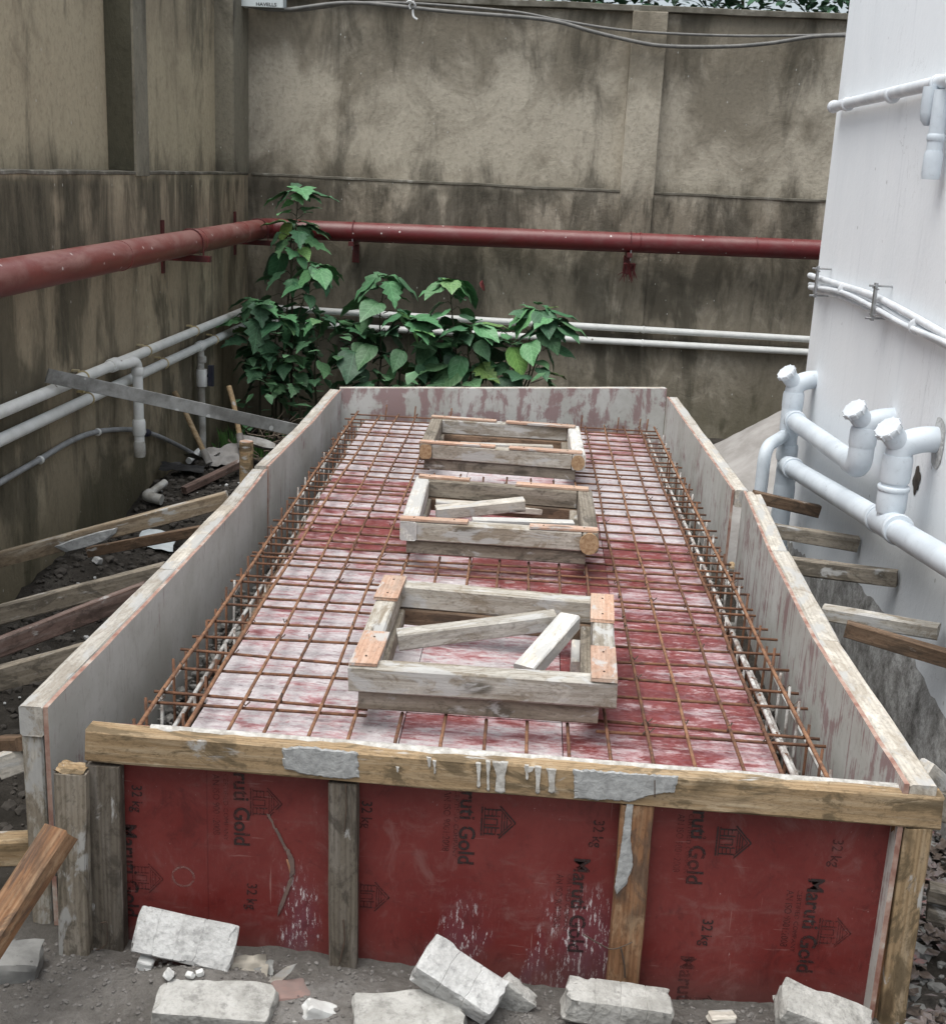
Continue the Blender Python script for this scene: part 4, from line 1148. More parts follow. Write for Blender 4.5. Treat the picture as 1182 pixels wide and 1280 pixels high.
# U clamps and brackets
for px, plate in ((238, (174, 188)), (330, (283, 297))):
    q = X_(xp, px, 300); c = A_.lerp(B_, min(1, (q.y-A_.y)/(B_.y-A_.y)))
    pts = [c+Vector((math.cos(a)*(PR+.006), 0, math.sin(a)*(PR+.006))) for a in [i*math.pi/10 for i in range(0, 11)]]
    pts = [pts[0]-Vector((0, 0, .12))]+pts+[pts[-1]-Vector((0, 0, .12))]
    tube('u_clamp', pts, .005, M['red_steel'], rp, 8)
    br = slab('bracket', XW+.006, xp+.14, c.y-.025, c.y+.025, c.z-PR-.045, c.z-PR-.004, M['red_steel'], rp)
    slab('bracket_plate', XW+.0005, XW+.012, c.y-.03, c.y+.03, c.z-.22, c.z+.14, M['red_steel'], rp)
for px in (441, 787):
    q = Y_(yp, px, 300); cz = q0.z+sl2*(q.x-q0.x)
    slab('bracket', q.x-.022, q.x+.022, yp-.12, YW-.004, cz-PR-.04, cz-PR-.003, M['red_steel'], rp)
    slab('bracket_plate', q.x-.03, q.x+.03, YW-.014, YW-.003-.024*(px == 787), cz-PR-.20, cz-PR-.041, M['red_steel'], rp)
    tube('bolt', [(q.x+.01, yp-.10, cz-PR-.07), (q.x+.01, yp-.10, cz-PR+.02)], .006, M['steel'], rp, 8)
    pts = [Vector((q.x+.005, yp+math.cos(a)*(PR+.005), cz+math.sin(a)*(PR+.005))) for a in [i*math.pi/10 for i in range(0, 11)]]
    tube('u_clamp', pts, .004, M['red_steel'], rp, 6)
# fringe of red rag under the right bracket
q = Y_(yp-.05, 787, 326)
for i in range(16):
    x = q.x+random.uniform(-.05, .05); z = q.z-.02
    tube('rag_strip', [(x, q.y+random.uniform(-.03, .03), z), (x+random.uniform(-.02, .02), q.y, z-.06), (x+random.uniform(-.06, .05), q.y+.01, z-random.uniform(.10, .17))], [.010, .008, .002], M['red_steel'], rp, 5)

# ================================================================== WHITE PIPES
WR = .032
def wall_pipe(label, l0, l1, b0, b1, xoff):
    xw_ = XW+xoff; yw_ = YW-xoff
    n_ = X_(xw_, *l0); f_ = X_(xw_, *l1); s = (f_.z-n_.z)/(f_.y-n_.y)
    c0 = Y_(yw_, *b0); c1 = Y_(yw_, *b1); s2 = (c1.z-c0.z)/(c1.x-c0.x)
    zc = ((n_.z+s*(yw_-n_.y))+(c0.z+s2*(xw_-c0.x)))/2
    t = thing('water_pipe', label, 'pipe', (xw_, yw_, zc))
    a = Vector((xw_, n_.y-10, n_.z-10*s)); c = Vector((xw_, yw_, zc)); e = Vector((3.2, yw_, c1.z+s2*(3.2-c1.x)))
    tube('pipe', [a, n_, f_, Vector((xw_, yw_-.12, zc))], WR, M['pvc'], t, 18)
    tube('elbow', rounded([Vector((xw_, yw_-.12, zc)), c, Vector((xw_+.12, yw_, zc))], .07, 6), WR+.006, M['pvc'], t, 18)
    tube('pipe', [Vector((xw_+.12, yw_, zc)), c0 if c0.x > xw_+.2 else c, c1, e], WR*.92, M['pvc'], t, 18)
    def L(px):
        best = None
        for i in range(200):
            y = n_.y+(yw_-n_.y)*i/199; p = Vector((xw_, y, n_.z+s*(y-n_.y)))
            dd = p-CP; sx = 591+FPX*dd.dot(RT)/dd.dot(FW)
            if best is None or abs(sx-px) < best[0]: best = (abs(sx-px), p)
        return best[1]
    return t, L, Vector((0, 1, s)).normalized(), c0, c1
wp1, L1, dl1, b10, b11 = wall_pipe('upper of the two thin white pipes along the stained walls', (0, 515), (305, 388), (395, 388), (1010, 424), .06)
wp2, L2, dl2, b20, b21 = wall_pipe('lower of the two thin white pipes along the stained walls', (0, 550), (305, 407), (430, 408), (1010, 440), .06)
def clip(t, c, d):
    c = Vector(c); r = WR+.004
    pts = [c+Vector((math.cos(a)*r, 0, math.sin(a)*r)) for a in [R_(-70+i*20) for i in range(13)]]
    tube('pipe_clip', pts, .005, M['clip'], t, 6)
    slab('clip_foot', c.x-.065, c.x-.02, c.y-.012, c.y+.012, c.z+r-.002, c.z+r+.008, M['clip'], t)
for px in (104, 183, 243): clip(wp1, L1(px), dl1)
for px in (110, 205, 268): clip(wp2, L2(px), dl2)
for px in (640, 805): 
    for (t, c0, c1) in ((wp1, b10, b11), (wp2, b20, b21)):
        k = (Y_(c0.y, px, 400).x-c0.x)/(c1.x-c0.x); c = c0.lerp(c1, k)
        ring('pipe_clip', c, (1, 0, 0), WR+.002, .02, M['pvc'], t)
# standpipe from the upper pipe
c = L1(141); xo = Vector((.11, 0, 0))
ring('tee', c, dl1, WR+.010, .13, M['pvc'], wp1)
e = Vector((c.x+.085, c.y+.10, c.z+.005))
sp = X_(e.x, 172, 470)
dn = Vector((e.x, sp.y, X_(e.x, 173, 575).z))
dn = X_(e.x, 173, 572); dn.y = sp.y; 
top = Vector((e.x, sp.y, c.z+.005))
path = rounded([c+Vector((.02, 0, .0)), Vector((top.x, c.y+.02, top.z)), top, Vector((top.x, top.y, dn.z))], .055, 6)
tube('standpipe', rounded([c, Vector((c.x+.05, c.y+.03, c.z)), top, Vector((top.x, top.y, dn.z))], .06, 6), WR, M['pvc'], wp1, 18)
ring('collar', top+Vector((0, 0, -.07)), (0, 0, 1), WR+.007, .05, M['pvc'], wp1)
ring('collar', Vector((top.x, top.y, dn.z+.19)), (0, 0, 1), WR+.009, .10, M['pvc'], wp1)
ring('end_socket', Vector((top.x, top.y, dn.z+.05)), (0, 0, 1), WR+.005, .10, M['pvc_dirty'], wp1)
# drop pipe with valve from the lower pipe
c = L2(250); ring('tee', c, dl2, WR+.009, .13, M['pvc'], wp2)
bz = X_(c.x, 256, 585).z
tube('drop_pipe', [c, Vector((c.x+.01, c.y, bz))], WR*.85, M['pvc_dirty'], wp2, 16)
vz = X_(c.x, 251, 472).z
ring('valve_body', (c.x+.01, c.y, vz), (0, 0, 1), WR+.012, .13, M['pvc'], wp2)
ring('collar', (c.x+.01, c.y, c.z-.10), (0, 0, 1), WR+.003, .05, M['pvc_dirty'], wp2)
vh = slab('valve_handle', c.x+.06, c.x+.10, c.y-.02, c.y+.02, vz-.06, vz+.10, M['valve'], wp2)
tube('valve_spindle', [(c.x+.01, c.y, vz+.02), (c.x+.08, c.y, vz+.02)], .014, M['valve'], wp2, 10)
# grey conduit
xc = XW+.035
pts = [X_(xc, *p) for p in ((-60, 640), (0, 603), (50, 574), (85, 553), (115, 541), (145, 537), (172, 538), (200, 546), (240, 566), (272, 586))]
t = thing('conduit', 'flexible grey conduit sagging along the foot of the left wall', 'conduit', pts[0])
def spline(pts, n=6):
    out = []
    for i in range(len(pts)-1):
        a = pts[max(0, i-1)]; b = pts[i]; c = pts[i+1]; d = pts[min(len(pts)-1, i+2)]
        for k in range(n):
            u = k/n
            out.append(.5*((2*b)+(c-a)*u+(2*a-5*b+4*c-d)*u*u+(3*b-a-3*c+d)*u**3))
    out.append(pts[-1]); return out
tube('hose', spline(pts), .016, M['conduit'], t, 12)
for px, py in ((50, 575), (122, 540)): ring('hose_clip', X_(xc, px, py), (0, 1, .1), .023, .02, M['pvc'], t)
ring('blue_coupling', X_(xc, 183, 541), (0, 1, -.2), .026, .09, M['valve'], t)

# ================================================================== BUILDING SERVICES
def px_path(xv, pts): return [X_(xv, *p) for p in pts]
# upper white pipe on the building
t = thing('wall_pipe', 'white pipe high on the white building with a short downpipe', 'pipe', X_(XB-.05, 1038, 133))
a = X_(XB-.05, 1042, 133); b = X_(XB-.05, 1190, 99)
tube('pipe', [a, b], .028, M['cable_white'], t, 18)
bpy_a = a
ring('end_cap', a, b-a, .034, .05, M['cable_white'], t)
for px, py in ((1059, 130), (1115, 119), (1172, 104)): ring('pipe_clip', X_(XB-.05, px, py), b-a, .036, .035, M['cable_white'], t)
c = X_(XB-.085, 1164, 108); tube('trap_stub', [c, c+Vector((0, 0, -.10)), c+Vector((0, 0, -.13)), c+Vector((0, 0, -.15))], [.032, .032, .026, .010], M['waste'], t, 16)
c = X_(XB-.055, 1178, 112)
e = X_(XB-.055, 1173, 208); e.y = c.y; e.x = c.x
tube('downpipe', [c, e], .032, M['waste'], t, 16)
ring('collar', c.lerp(e, .98), (0, 0, 1), .038, .11, M['waste'], t); ring('collar', c.lerp(e, .62), (0, 0, 1), .036, .03, M['waste'], t)
# bundle of white flexible pipes with strut clamps
t = thing('cable_bundle', 'bundle of white flexible pipes clamped along the white building', 'cables', X_(XB-.04, 1018, 352))
base = [(1012, 346), (1050, 357), (1090, 372), (1130, 392), (1182, 420), (1230, 447)]
for i, (dz, dx, am, r_) in enumerate(((-2, .035, 1.2, .0165), (6, .03, 3.0, .0125), (11, .055, 3.5, .0125), (15, .03, 2.0, .010))):
    pts = [X_(XB-dx, x, y+dz+am*math.sin(k*1.9+i*1.3)) for k, (x, y) in enumerate(base)]
    tube('flex_pipe', spline(pts, 5), r_, M['cable_white'], t, 10)
for px, py in ((1020, 352), (1092, 377)):
    c = X_(XB-.075, px, py)
    slab('strut', c.x-.006, c.x+.006, c.y-.014, c.y+.014, c.z-.085, c.z+.085, M['steel'], t)
    for dz in (-.075, .072): tube('clamp_bolt', [(XB-.001, c.y, c.z+dz), (c.x-.03, c.y, c.z+dz)], .005, M['steel'], t, 8)
    for dz in (-.06, .06): tube('clamp_bolt', [(c.x, c.y-.05, c.z+dz), (c.x, c.y+.05, c.z+dz)], .004, M['steel'], t, 8)
for px, py in ((1055, 362), (1145, 408)): ring('cable_tie', X_(XB-.04, px, py), X_(XB-.04, px+10, py+5)-X_(XB-.04, px, py), .034, .012, M['cable_white'], t)

# waste pipes
WP = .050
def capped_elbow(t, cpx, wallpx, botpx, xv):
    """swept tee: spigot into the wall, inspection cap facing up and out, leg down"""
    c = X_(xv, *cpx)
    return c
def waste(label, outlet, xv, vert_top, vert_bot, far, near):
    t = thing('waste_pipe', label, 'pipe', X_(xv, *vert_bot)); return t
xv = XB-.15
# lower run
t2 = thing('waste_pipe', 'lower large pale blue waste pipe running towards the right edge', 'pipe', X_(xv, 1110, 650))
n_ = X_(xv, 1200, 712); f_ = X_(xv, 985, 582)
dirp = (n_-f_).normalized(); n2 = n_+dirp*1.0
tube('pipe', [f_, n2], WP, M['waste'], t2, 24)
tee = X_(xv, 1110, 655)
ring('tee', tee, dirp, WP+.008, .26, M['waste'], t2, 24)
for s in (-.13, .13): ring('tee_lip', tee+dirp*s, dirp, WP+.013, .03, M['waste'], t2, 24)
vt = X_(xv, 1117, 560); vt.y = tee.y; vtop = Vector((xv, tee.y, X_(xv, 1117, 566).z))
tube('riser', [tee, vtop], WP, M['waste'], t2, 24)
ring('collar', tee+Vector((0, 0, .10)), (0, 0, 1), WP+.009, .10, M['waste'], t2, 24)
ring('collar_lip', tee+Vector((0, 0, .15)), (0, 0, 1), WP+.013, .022, M['waste'], t2, 24)
ring('collar', vtop+Vector((0, 0, -.05)), (0, 0, 1), WP+.010, .11, M['waste'], t2, 24)
def door_bend(t, c, toward):
    """bend into the wall at c with an inspection cap on the shoulder"""
    toward = Vector(toward).normalized()
    pts = rounded([c+Vector((0, 0, -.08)), c+Vector((0, 0, .045)), c+toward*.10+Vector((0, 0, .075)), c+toward*.26+Vector((0, 0, .06))], .06, 6)
    tube('bend', pts, WP+.002, M['waste'], t, 24)
    d = (Vector((-.55, -.25, .62))).normalized()
    p = c+Vector((0, 0, .045))
    tube('cap_neck', [p, p+d*.085], WP*.92, M['waste'], t, 24)
    k = ring('inspection_cap', p+d*.092, d, WP+.003, .028, M['waste_cap'], t, 24)
    for i in range(10):
        a = i/10*2*math.pi; e1 = d.cross(Vector((0, 0, 1))).normalized(); e2 = d.cross(e1)
        q = p+d*.092+(e1*math.cos(a)+e2*math.sin(a))*(WP+.002)
        tube('cap_rib', [q-d*.012, q+d*.012], .005, M['waste_cap'], k, 6)
    ring('wall_socket', c+toward*.20+Vector((0, 0, .066)), toward, WP+.010, .06, M['waste'], t, 24)
door_bend(t2, vtop, (1, .10, 0))
# hole in the wall behind: broken mortar collar
def hole(c, s, seed, nm='mortar_collar', mat='concrete_pale'):
    vs_ = [(XB-.010, c.y, c.z)]; n = 26
    for i in range(n):
        a = i/n*2*math.pi; r = s*(1+.35*snoise(math.cos(a)*1.6+seed, math.sin(a)*1.6))
        vs_.append((XB-.003, c.y+math.cos(a)*r, c.z+math.sin(a)*r*1.25))
    return pydata(nm, vs_, [(0, 1+(i+1) % n, 1+i) for i in range(n)], M[mat], bd)
hole(vtop+Vector((0, 0, .06)), .085, 3)
hc = X_(XB, 1146, 600)
M['dark_hole'] = m_simple('hole_shadow_brick', (.06, .045, .035), (.03, .025, .02), 20, .95)
o = hole(hc, .045, 8, 'broken_patch', 'dark_hole')
# lower run's far end: elbow down and a second short stack
el = f_.copy()
tube('elbow', rounded([el+dirp*.10, el-dirp*.035, Vector((el.x, (el-dirp*.035).y, el.z-.16))], .07, 7), WP+.006, M['waste'], t2, 24)
dwn = Vector((el.x, (el-dirp*.035).y, el.z-.10))
tube('drop', [dwn, dwn+Vector((0, 0, -.75))], WP, M['waste'], t2, 24)
ring('collar', dwn+Vector((0, 0, -.06)), (0, 0, 1), WP+.009, .10, M['waste'], t2, 24)
ring('collar', dwn+Vector((0, 0, -.42)), (0, 0, 1), WP+.009, .09, M['waste'], t2, 24)
ring('collar_lip', el+dirp*.13, dirp, WP+.012, .03, M['waste'], t2, 24)
# upper run
xv1 = XB-.12
t1 = thing('waste_pipe', 'upper large pale blue waste pipe, shorter, ending in an elbow by the wall', 'pipe', X_(xv1, 1070, 590))
n1 = X_(xv1, 1072, 583); f1_ = X_(xv1, 990, 524); d1 = (n1-f1_).normalized()
r1 = Vector((n1.x, n1.y-.02, X_(xv1, 1088, 545).z))
tube('pipe', [f1_, n1-d1*.06], WP, M['waste'], t1, 24)
tube('elbow', rounded([n1-d1*.12, n1+d1*.02, Vector((n1.x, (n1+d1*.02).y, n1.z+.16))], .08, 7), WP+.006, M['waste'], t1, 24)
v0 = Vector((n1.x, (n1+d1*.02).y, n1.z+.02)); v1 = Vector((v0.x, v0.y, X_(xv1, 1092, 553).z))
tube('riser', [v0, v1], WP, M['waste'], t1, 24)
ring('collar', v0+Vector((0, 0, .12)), (0, 0, 1), WP+.010, .09, M['waste'], t1, 24)
door_bend(t1, v1, (1, .05, 0))
# far stack
s0 = Vector((f1_.x, f1_.y+.04, f1_.z))
stt = Vector((s0.x, s0.y, X_(xv1, 985, 484).z))
tube('stack', [stt, Vector((s0.x, s0.y, s0.z-.9))], WP, M['waste'], t1, 24)
ring('collar', s0+Vector((0, 0, .10)), (0, 0, 1), WP+.010, .10, M['waste'], t1, 24)
ring('tee', s0, (0, 0, 1), WP+.008, .20, M['waste'], t1, 24)
ring('collar', s0+Vector((0, 0, -.20)), (0, 0, 1), WP+.011, .09, M['waste'], t1, 24)
ring('collar_lip', f1_+d1*.09, d1, WP+.012, .03, M['waste'], t1, 24)
door_bend(t1, stt, (1, .35, 0))
# thinner pipe left of the stack
a = X_(XB-.30, 958, 545); b = Vector((a.x, a.y, a.z-.8))
sj = Vector((s0.x-.03, s0.y-.02, s0.z-.10))
t = tube('soil_pipe', rounded([b, Vector((a.x, a.y, sj.z-.02)), sj], .09, 8), .036, M['waste'], None, 18); tag(t, 'thin pale upright pipe curving into the left of the big waste pipe stack', 'pipe')

# ================================================================== OVERHEAD CABLES and FIXTURE
def ycable(label, pts, r, yv=YW-.02):
    q = spline([Y_(yv, *p) for p in pts], 6)
    o = tube('overhead_cable', q, r, M['cable'], None, 8); tag(o, label, 'cable'); return o
c1_ = ycable('upper dark cable strung across the far wall', [(285, 2), (330, 11), (368, 13), (410, 8), (445, 3), (520, 4), (640, 14), (700, 25), (786, 38), (900, 44), (1000, 44), (1075, 41)], .011, YW-.06)
c2_ = ycable('lower sagging grey cable crossing the far wall pilaster', [(300, 4), (350, 12), (440, 3), (560, 14), (680, 24), (740, 39), (786, 50), (829, 57), (901, 58), (960, 54), (1020, 45), (1075, 44)], .016, YW-.09)
c = Y_(YW-.10, 513, 6)
t = thing('cable_tie_knot', 'small white knotted tie hanging from the cable on the far wall', 'cable tie', c)
tube('loop', spline([c+Vector(v) for v in ((-.03, 0, .02), (.0, -.02, .03), (.04, 0, .0), (.02, .01, -.04), (.03, 0, -.09), (.06, 0, -.11))], 4), .010, M['white_stone'], t, 6)
tube('loop', spline([c+Vector(v) for v in ((.03, -.01, .03), (-.01, 0, .0), (.0, 0, -.03))], 4), .008, M['white_stone'], t, 6)
# fixture at the top
a = Y_(YW-.12, 302, -22); b = Y_(YW-.12, 355, 10)
t = thing('flood_light', 'pale light fixture cut off by the top edge above the wall corner', 'light fixture', ((a.x+b.x)/2, YW-.1, b.z))
slab('housing', a.x, b.x, YW-.16, YW-.02, b.z, a.z, M['meter'], t)
me = text_mesh('HAVELLS', 1.0, .02); xs = [v.co.x for v in me.vertices]; L = b.x-a.x
for v in me.vertices: v.co = Vector(((v.co.x-min(xs))/(max(xs)-min(xs))*L*.48, 0, v.co.y/.7*.026))
me.update(); p = Y_(YW-.162, 320, 6.5); link_mesh('lettering', me, M['ink'], t, Matrix.Translation(p))

# ================================================================== STRAIGHTEDGE, TOOLS and bits on the left
a = X_(XW+.07, 58, 462); b = X_(-1.42, 372, 532); 
o = timber('straightedge', a+Vector((0, 0, -.03)), b+Vector((0, 0, -.03)), .018, .075, M['alu'], None, j=.001); tag(o, 'long grey metal straightedge bridging the left wall and the formwork', 'straightedge')
def tool(label, ptop, pbot, ztop_y, by, blade_rot, bs=1.0):
    a = Y_(ztop_y, *ptop); b = Y_(by, *pbot)
    t = thing('spade', label, 'spade', b)
    d = (b-a).normalized()
    tube('handle', [a, a.lerp(b, .3)+Vector((.008, 0, 0)), b], [.021, .019, .020], M['handle'], t, 10)
    tube('socket', [b-d*.06, b+d*.05], [.026, .03], M['blade'], t, 10)
    # dished blade lying on the soil
    vs_ = []; n = 8; mrows = 7
    for i in range(mrows):
        u = i/(mrows-1); wd = (.09+.06*math.sin(u*2.2))*(1 if u < .75 else 1-(u-.75)*1.6)
        for k in range(n):
            v = k/(n-1)*2-1
            vs_.append((v*wd*bs, -u*.27*bs, .035*v*v+.02*(1-u)))
    m2 = len(vs_); vs_ += [(x, y, z-.004) for x, y, z in vs_]
    fs = [(i*n+k, i*n+k+1, (i+1)*n+k+1, (i+1)*n+k) for i in range(mrows-1) for k in range(n-1)]
    fs += [tuple(m2+q for q in reversed(f)) for f in fs]
    o = pydata('blade', vs_, fs, M['blade'], t, TR(b+Vector((0, 0, -.02)), blade_rot), True)
    return t
tool('spade with a wooden handle leaning back beside the drop pipe', (218, 490), (258, 572), 8.65, 8.45, (12, 0, 200))
tool('second spade standing by the wooden peg near the leafy corner', (286, 483), (301, 552), 8.75, 8.55, (10, 0, 100), .9)
def ground_at(px, py, dz=0.0):
    p = Z_(.1, px, py)
    for _ in range(12): p = Z_(gh(p.x, p.y), px, py)
    return Vector((p.x, p.y, gh(p.x, p.y)+dz))
# peg
p = X_(-1.50, 308, 585); q = X_(-1.50, 308, 552)
t = thing('wooden_peg', 'cut round wooden peg standing against the left side of the formwork', 'peg', (p.x, p.y, 0))
tube('stump', [(p.x, p.y, -.02), (p.x, p.y, q.z)], .037, M['wood_new'], t, 14)
tube('sawn_top', [(p.x, p.y, q.z), (p.x, p.y, q.z+.004)], .035, M['ply_strip'], t, 14)
# thin crumpled sheets
def sheet(name, label, cat, c, w_, d_, rot, mat, amp=.02, n=10, seed=0, corners=None):
    vs_ = []
    for j in range(n+1):
        for i in range(n+1):
            u = i/n-.5; v = j/n-.5
            vs_.append((u*w_*(1+.15*snoise(v*3, seed)), v*d_*(1+.2*snoise(u*3, seed+4)), amp*(snoise(u*4+seed, v*4)+.5*snoise(u*9, v*9+seed))))
    m2 = len(vs_); fs = [(j*(n+1)+i, j*(n+1)+i+1, (j+1)*(n+1)+i+1, (j+1)*(n+1)+i) for j in range(n) for i in range(n)]
    vs_ += [(x, y, z-.0025) for x, y, z in vs_]; fs += [tuple(m2+q for q in reversed(f)) for f in fs]
    o = pydata(name, vs_, fs, mat, None, TR(c, rot), True)
    return tag(o, label, cat)
sheet('rubber_sheet', 'black rubber sheet lying on the soil below the leaning spade', 'sheet', ground_at(228, 590, .05), .30, .16, (5, 4, 10), M['black_sheet'], .02, seed=2)
sheet('plastic_sheet', 'white plastic sheet on dark soil between the left props', 'sheet', ground_at(197, 686, .06), .22, .16, (28, 4, 0), M['plastic_white'], .015, seed=5)
sheet('grey_cloth', 'grey dusty cloth heaped beside the wooden peg', 'cloth', ground_at(283, 583, .08), .26, .2, (30, -8, 20), M['tarp'], .04, seed=9)
# pvc offcuts
a = ground_at(183, 630, .06); b = ground_at(206, 611, .07)
t = thing('pipe_offcut', 'dirty white pipe offcut with an elbow lying on the soil by the left wall', 'pipe offcut', a)
tube('offcut', [a, b], .026, M['pvc_dirty'], t, 14)
tube('elbow', rounded([a+(b-a)*.2, a, a+Vector((.11, -.02, -.015))], .04, 5), .035, M['pvc_dirty'], t, 14)
a = ground_at(236, 586, .06); b = ground_at(249, 576, .08)
t = tube('pipe_stub', [a, b], .024, M['pvc'], None, 12); tag(t, 'short clean white pipe stub by the foot of the leaning spade', 'pipe offcut')
a = ground_at(229, 582, .0); t = tube('pipe_stub', [a, a+Vector((0, 0, .12))], .018, M['pvc'], None, 12); tag(t, 'small upright white pipe stub next to the black rubber sheet', 'pipe offcut')
a = ground_at(230, 622, .05); b = ground_at(300, 596, .07)
t = timber('scrap_board', a, b, .05, .05, M['wood_red']); tag(t, 'dark reddish scrap board lying on the soil towards the peg', 'board')
# twigs and roots in the corner behind the peg
vs_ = []; fs = []; rnd = random.Random(5)
for _ in range(130):
    c = Vector((rnd.uniform(-2.3, -1.45), rnd.uniform(8.7, 10.3), 0)); c.z = rnd.uniform(.0, .22)
    d = Vector((rnd.uniform(-1, 1), rnd.uniform(-1, 1), rnd.uniform(-.3, .4))).normalized()*rnd.uniform(.1, .35)
    v2, f2_ = tube_data([c, c+d*.5+Vector((0, 0, rnd.uniform(-.03, .05))), c+d], [.006, .005, .002], 4)
    k = len(vs_); vs_ += v2; fs += [tuple(q+k for q in f) for f in f2_]
o = pydata('dry_twigs', vs_, fs, M['root']); tag(o, 'tangle of dry twigs and roots under the leafy plants', 'twigs', kind='stuff')
# clods
def clodfn(r):
    x = r.uniform(-2.55, -1.42); y = r.uniform(3.6, 10.6)
    return (x, y, gh(x, y)+.004)
M['clod'] = m_simple('dark_clods', (.040, .035, .029), (.085, .075, .065), 9, .95, .7, objc=False)
scatter_stones('soil_clods', 4500, clodfn, .005, .034, M['clod'], 'dark lumps of dug soil left of the formwork', 'soil', seed=8)
def palefn(r):
    x = r.uniform(-2.5, -1.45); y = r.uniform(3.8, 9.0); return (x, y, gh(x, y)+.012)
scatter_stones('pale_chips', 90, palefn, .006, .022, M['white_stone'], 'scattered pale chips on the dark soil at the left', 'chips', seed=11)
for i, (px, py, s) in enumerate(((28, 708, .085), (40, 714, .05), (122, 704, .05), (98, 721, .035))):
    me = rock_mesh((s, s*.8, s*.7), .22, 2, i*3.1); c = ground_at(px, py, s*.3)
    o = link_mesh('rubble_stone', me, M['white_stone'], None, TR(c, (10*i, 20, 40*i)))
    tag(o, ['largest white rubble lump under the left props by the wall', 'smaller white lump touching the largest one under the left props', 'pale rounded lump on dark soil between the left props', 'small pale chip of rubble just below the rounded lump, left side'][i], 'rubble')

# ================================================================== HEAP behind the formwork on the right
vs_ = []; n = 34
for j in range(n+1):
    for i in range(n+1):
        x = .95+2.2*i/n; y = 7.0+2.6*j/n
        h = 1.02*math.exp(-((x-2.25)/.95)**2-((y-8.75)/1.1)**2)
        z = -.03+h*.86+.03*snoise(x*3, y*3)+.02*abs(snoise(x*9+y*4, y*7))+.008*snoise(x*30, y*30)
        vs_.append((x, y, z))
fs = [(j*(n+1)+i, j*(n+1)+i+1, (j+1)*(n+1)+i+1, (j+1)*(n+1)+i) for j in range(n) for i in range(n)]
o = pydata('covered_heap', vs_, fs, M['tarp'], smooth=True); tag(o, 'grey wrinkled sheet over a heap between the formwork and the waste pipes', 'heap')

# ================================================================== RUBBLE IN FRONT
def frock(label, px, py, size, rot, mat, z=.0, grooves=(), boxy=1, rough=.05, seed=1, name='concrete_block', y=None, sub=5, gdepth=.0018):
    me = rock_mesh(size, rough, sub, seed, boxy, grooves, gdepth)
    c = Z_(z, px, py) if y is None else Y_(y, px, py)
    o = link_mesh(name, me, mat, None, TR(c, rot)); smooth_angle(o, 28)
    return tag(o, label, 'concrete block' if name == 'concrete_block' else 'stone')
frock('pale grooved slab leaning against the left red panel', 232, 1174, (.285, .125, .045), (52, 6, -4), M['concrete_pale'], y=2.93, grooves=(-.55, -.1, .32), rough=.03, seed=2)
frock('pale rectangular block at the bottom edge, left of the scattered stones', 269, 1262, (.315, .14, .09), (8, 2, 1), M['concrete_block'], z=.045, rough=.06, seed=5)
frock('pale grooved block tilted in front of the middle red panel', 574, 1226, (.24, .12, .085), (22, 24, -14), M['concrete_pale'], y=2.86, grooves=(-.35, .3), rough=.035, seed=9)
frock('small grey slab propped behind the tilted grooved block', 636, 1250, (.11, .05, .12), (10, 38, 0), M['concrete_block'], y=2.92, rough=.08, seed=13)
frock('rough block with a worn raised pattern in front of the right stud', 772, 1258, (.295, .10, .085), (4, 5, 1), M['concrete_block'], y=2.88, grooves=(-.5, .0, .5), rough=.07, seed=17)
frock('grey block sloping out of the bottom edge by the right red panel', 1030, 1275, (.26, .12, .085), (12, 17, -4), M['concrete_block'], y=2.86, rough=.05, seed=21)
frock('broad flat pale block cut by the bottom edge, centre', 512, 1276, (.30, .16, .07), (6, -2, 8), M['concrete_block'], z=.045, rough=.08, seed=23)
frock('damp dark block at the lower left edge under the orange timber', 12, 1208, (.17, .12, .10), (4, 6, 12), M['concrete_dark'], y=2.88, rough=.07, seed=27)
frock('dusty reddish stone between the pale blocks, bottom left', 362, 1246, (.10, .08, .055), (5, 10, 30), M['brick_red'], z=.03, boxy=0, rough=.16, seed=31, name='rubble_stone')
frock('light jagged stone right of the dusty reddish one', 402, 1268, (.10, .05, .05), (0, 30, 20), M['white_stone'], z=.03, boxy=0, rough=.2, seed=33, name='rubble_stone')
frock('flat grey stone below the dusty reddish one at the bottom edge', 368, 1274, (.08, .06, .04), (0, 0, 60), M['concrete_block'], z=.02, boxy=0, rough=.18, seed=35, name='rubble_stone')
frock('flat yellowish stone in front of the right red panel', 902, 1272, (.075, .04, .02), (0, 0, 10), M['wood_pale'], y=2.92, boxy=0, rough=.16, seed=37, name='rubble_stone')
for i, (px, py, s, lb) in enumerate(((182, 1210, .045, 'white angular stone on the soil left of the other white stones'), (209, 1197, .035, 'white round stone nearest the leaning grooved slab'), (211, 1222, .030, 'white stone just below the round white one'), (238, 1222, .022, 'tiny white stone in the pair right of the white stones'), (250, 1219, .020, 'tiniest white stone, rightmost on the soil mound'))):
    c = ground_at(px, py, s*.3)
    me = rock_mesh((s, s*.8, s*.7), .25, 1, i*7.7); o = link_mesh('white_pebble', me, M['white_stone'], None, TR(c, (20*i, 15, 50*i))); tag(o, lb, 'stone')
sheet('cement_sack', 'crumpled brown sack paper beside the leaning grooved slab', 'paper', Y_(2.90, 300, 1218), .15, .10, (38, 5, 15), M['paper'], .03, 12, 3)
sheet('cement_sack', 'dark folded sack scrap right of the crumpled brown paper', 'paper', Y_(2.93, 322, 1216), .09, .06, (30, -15, 0), M['concrete_dark'], .02, 8, 6)
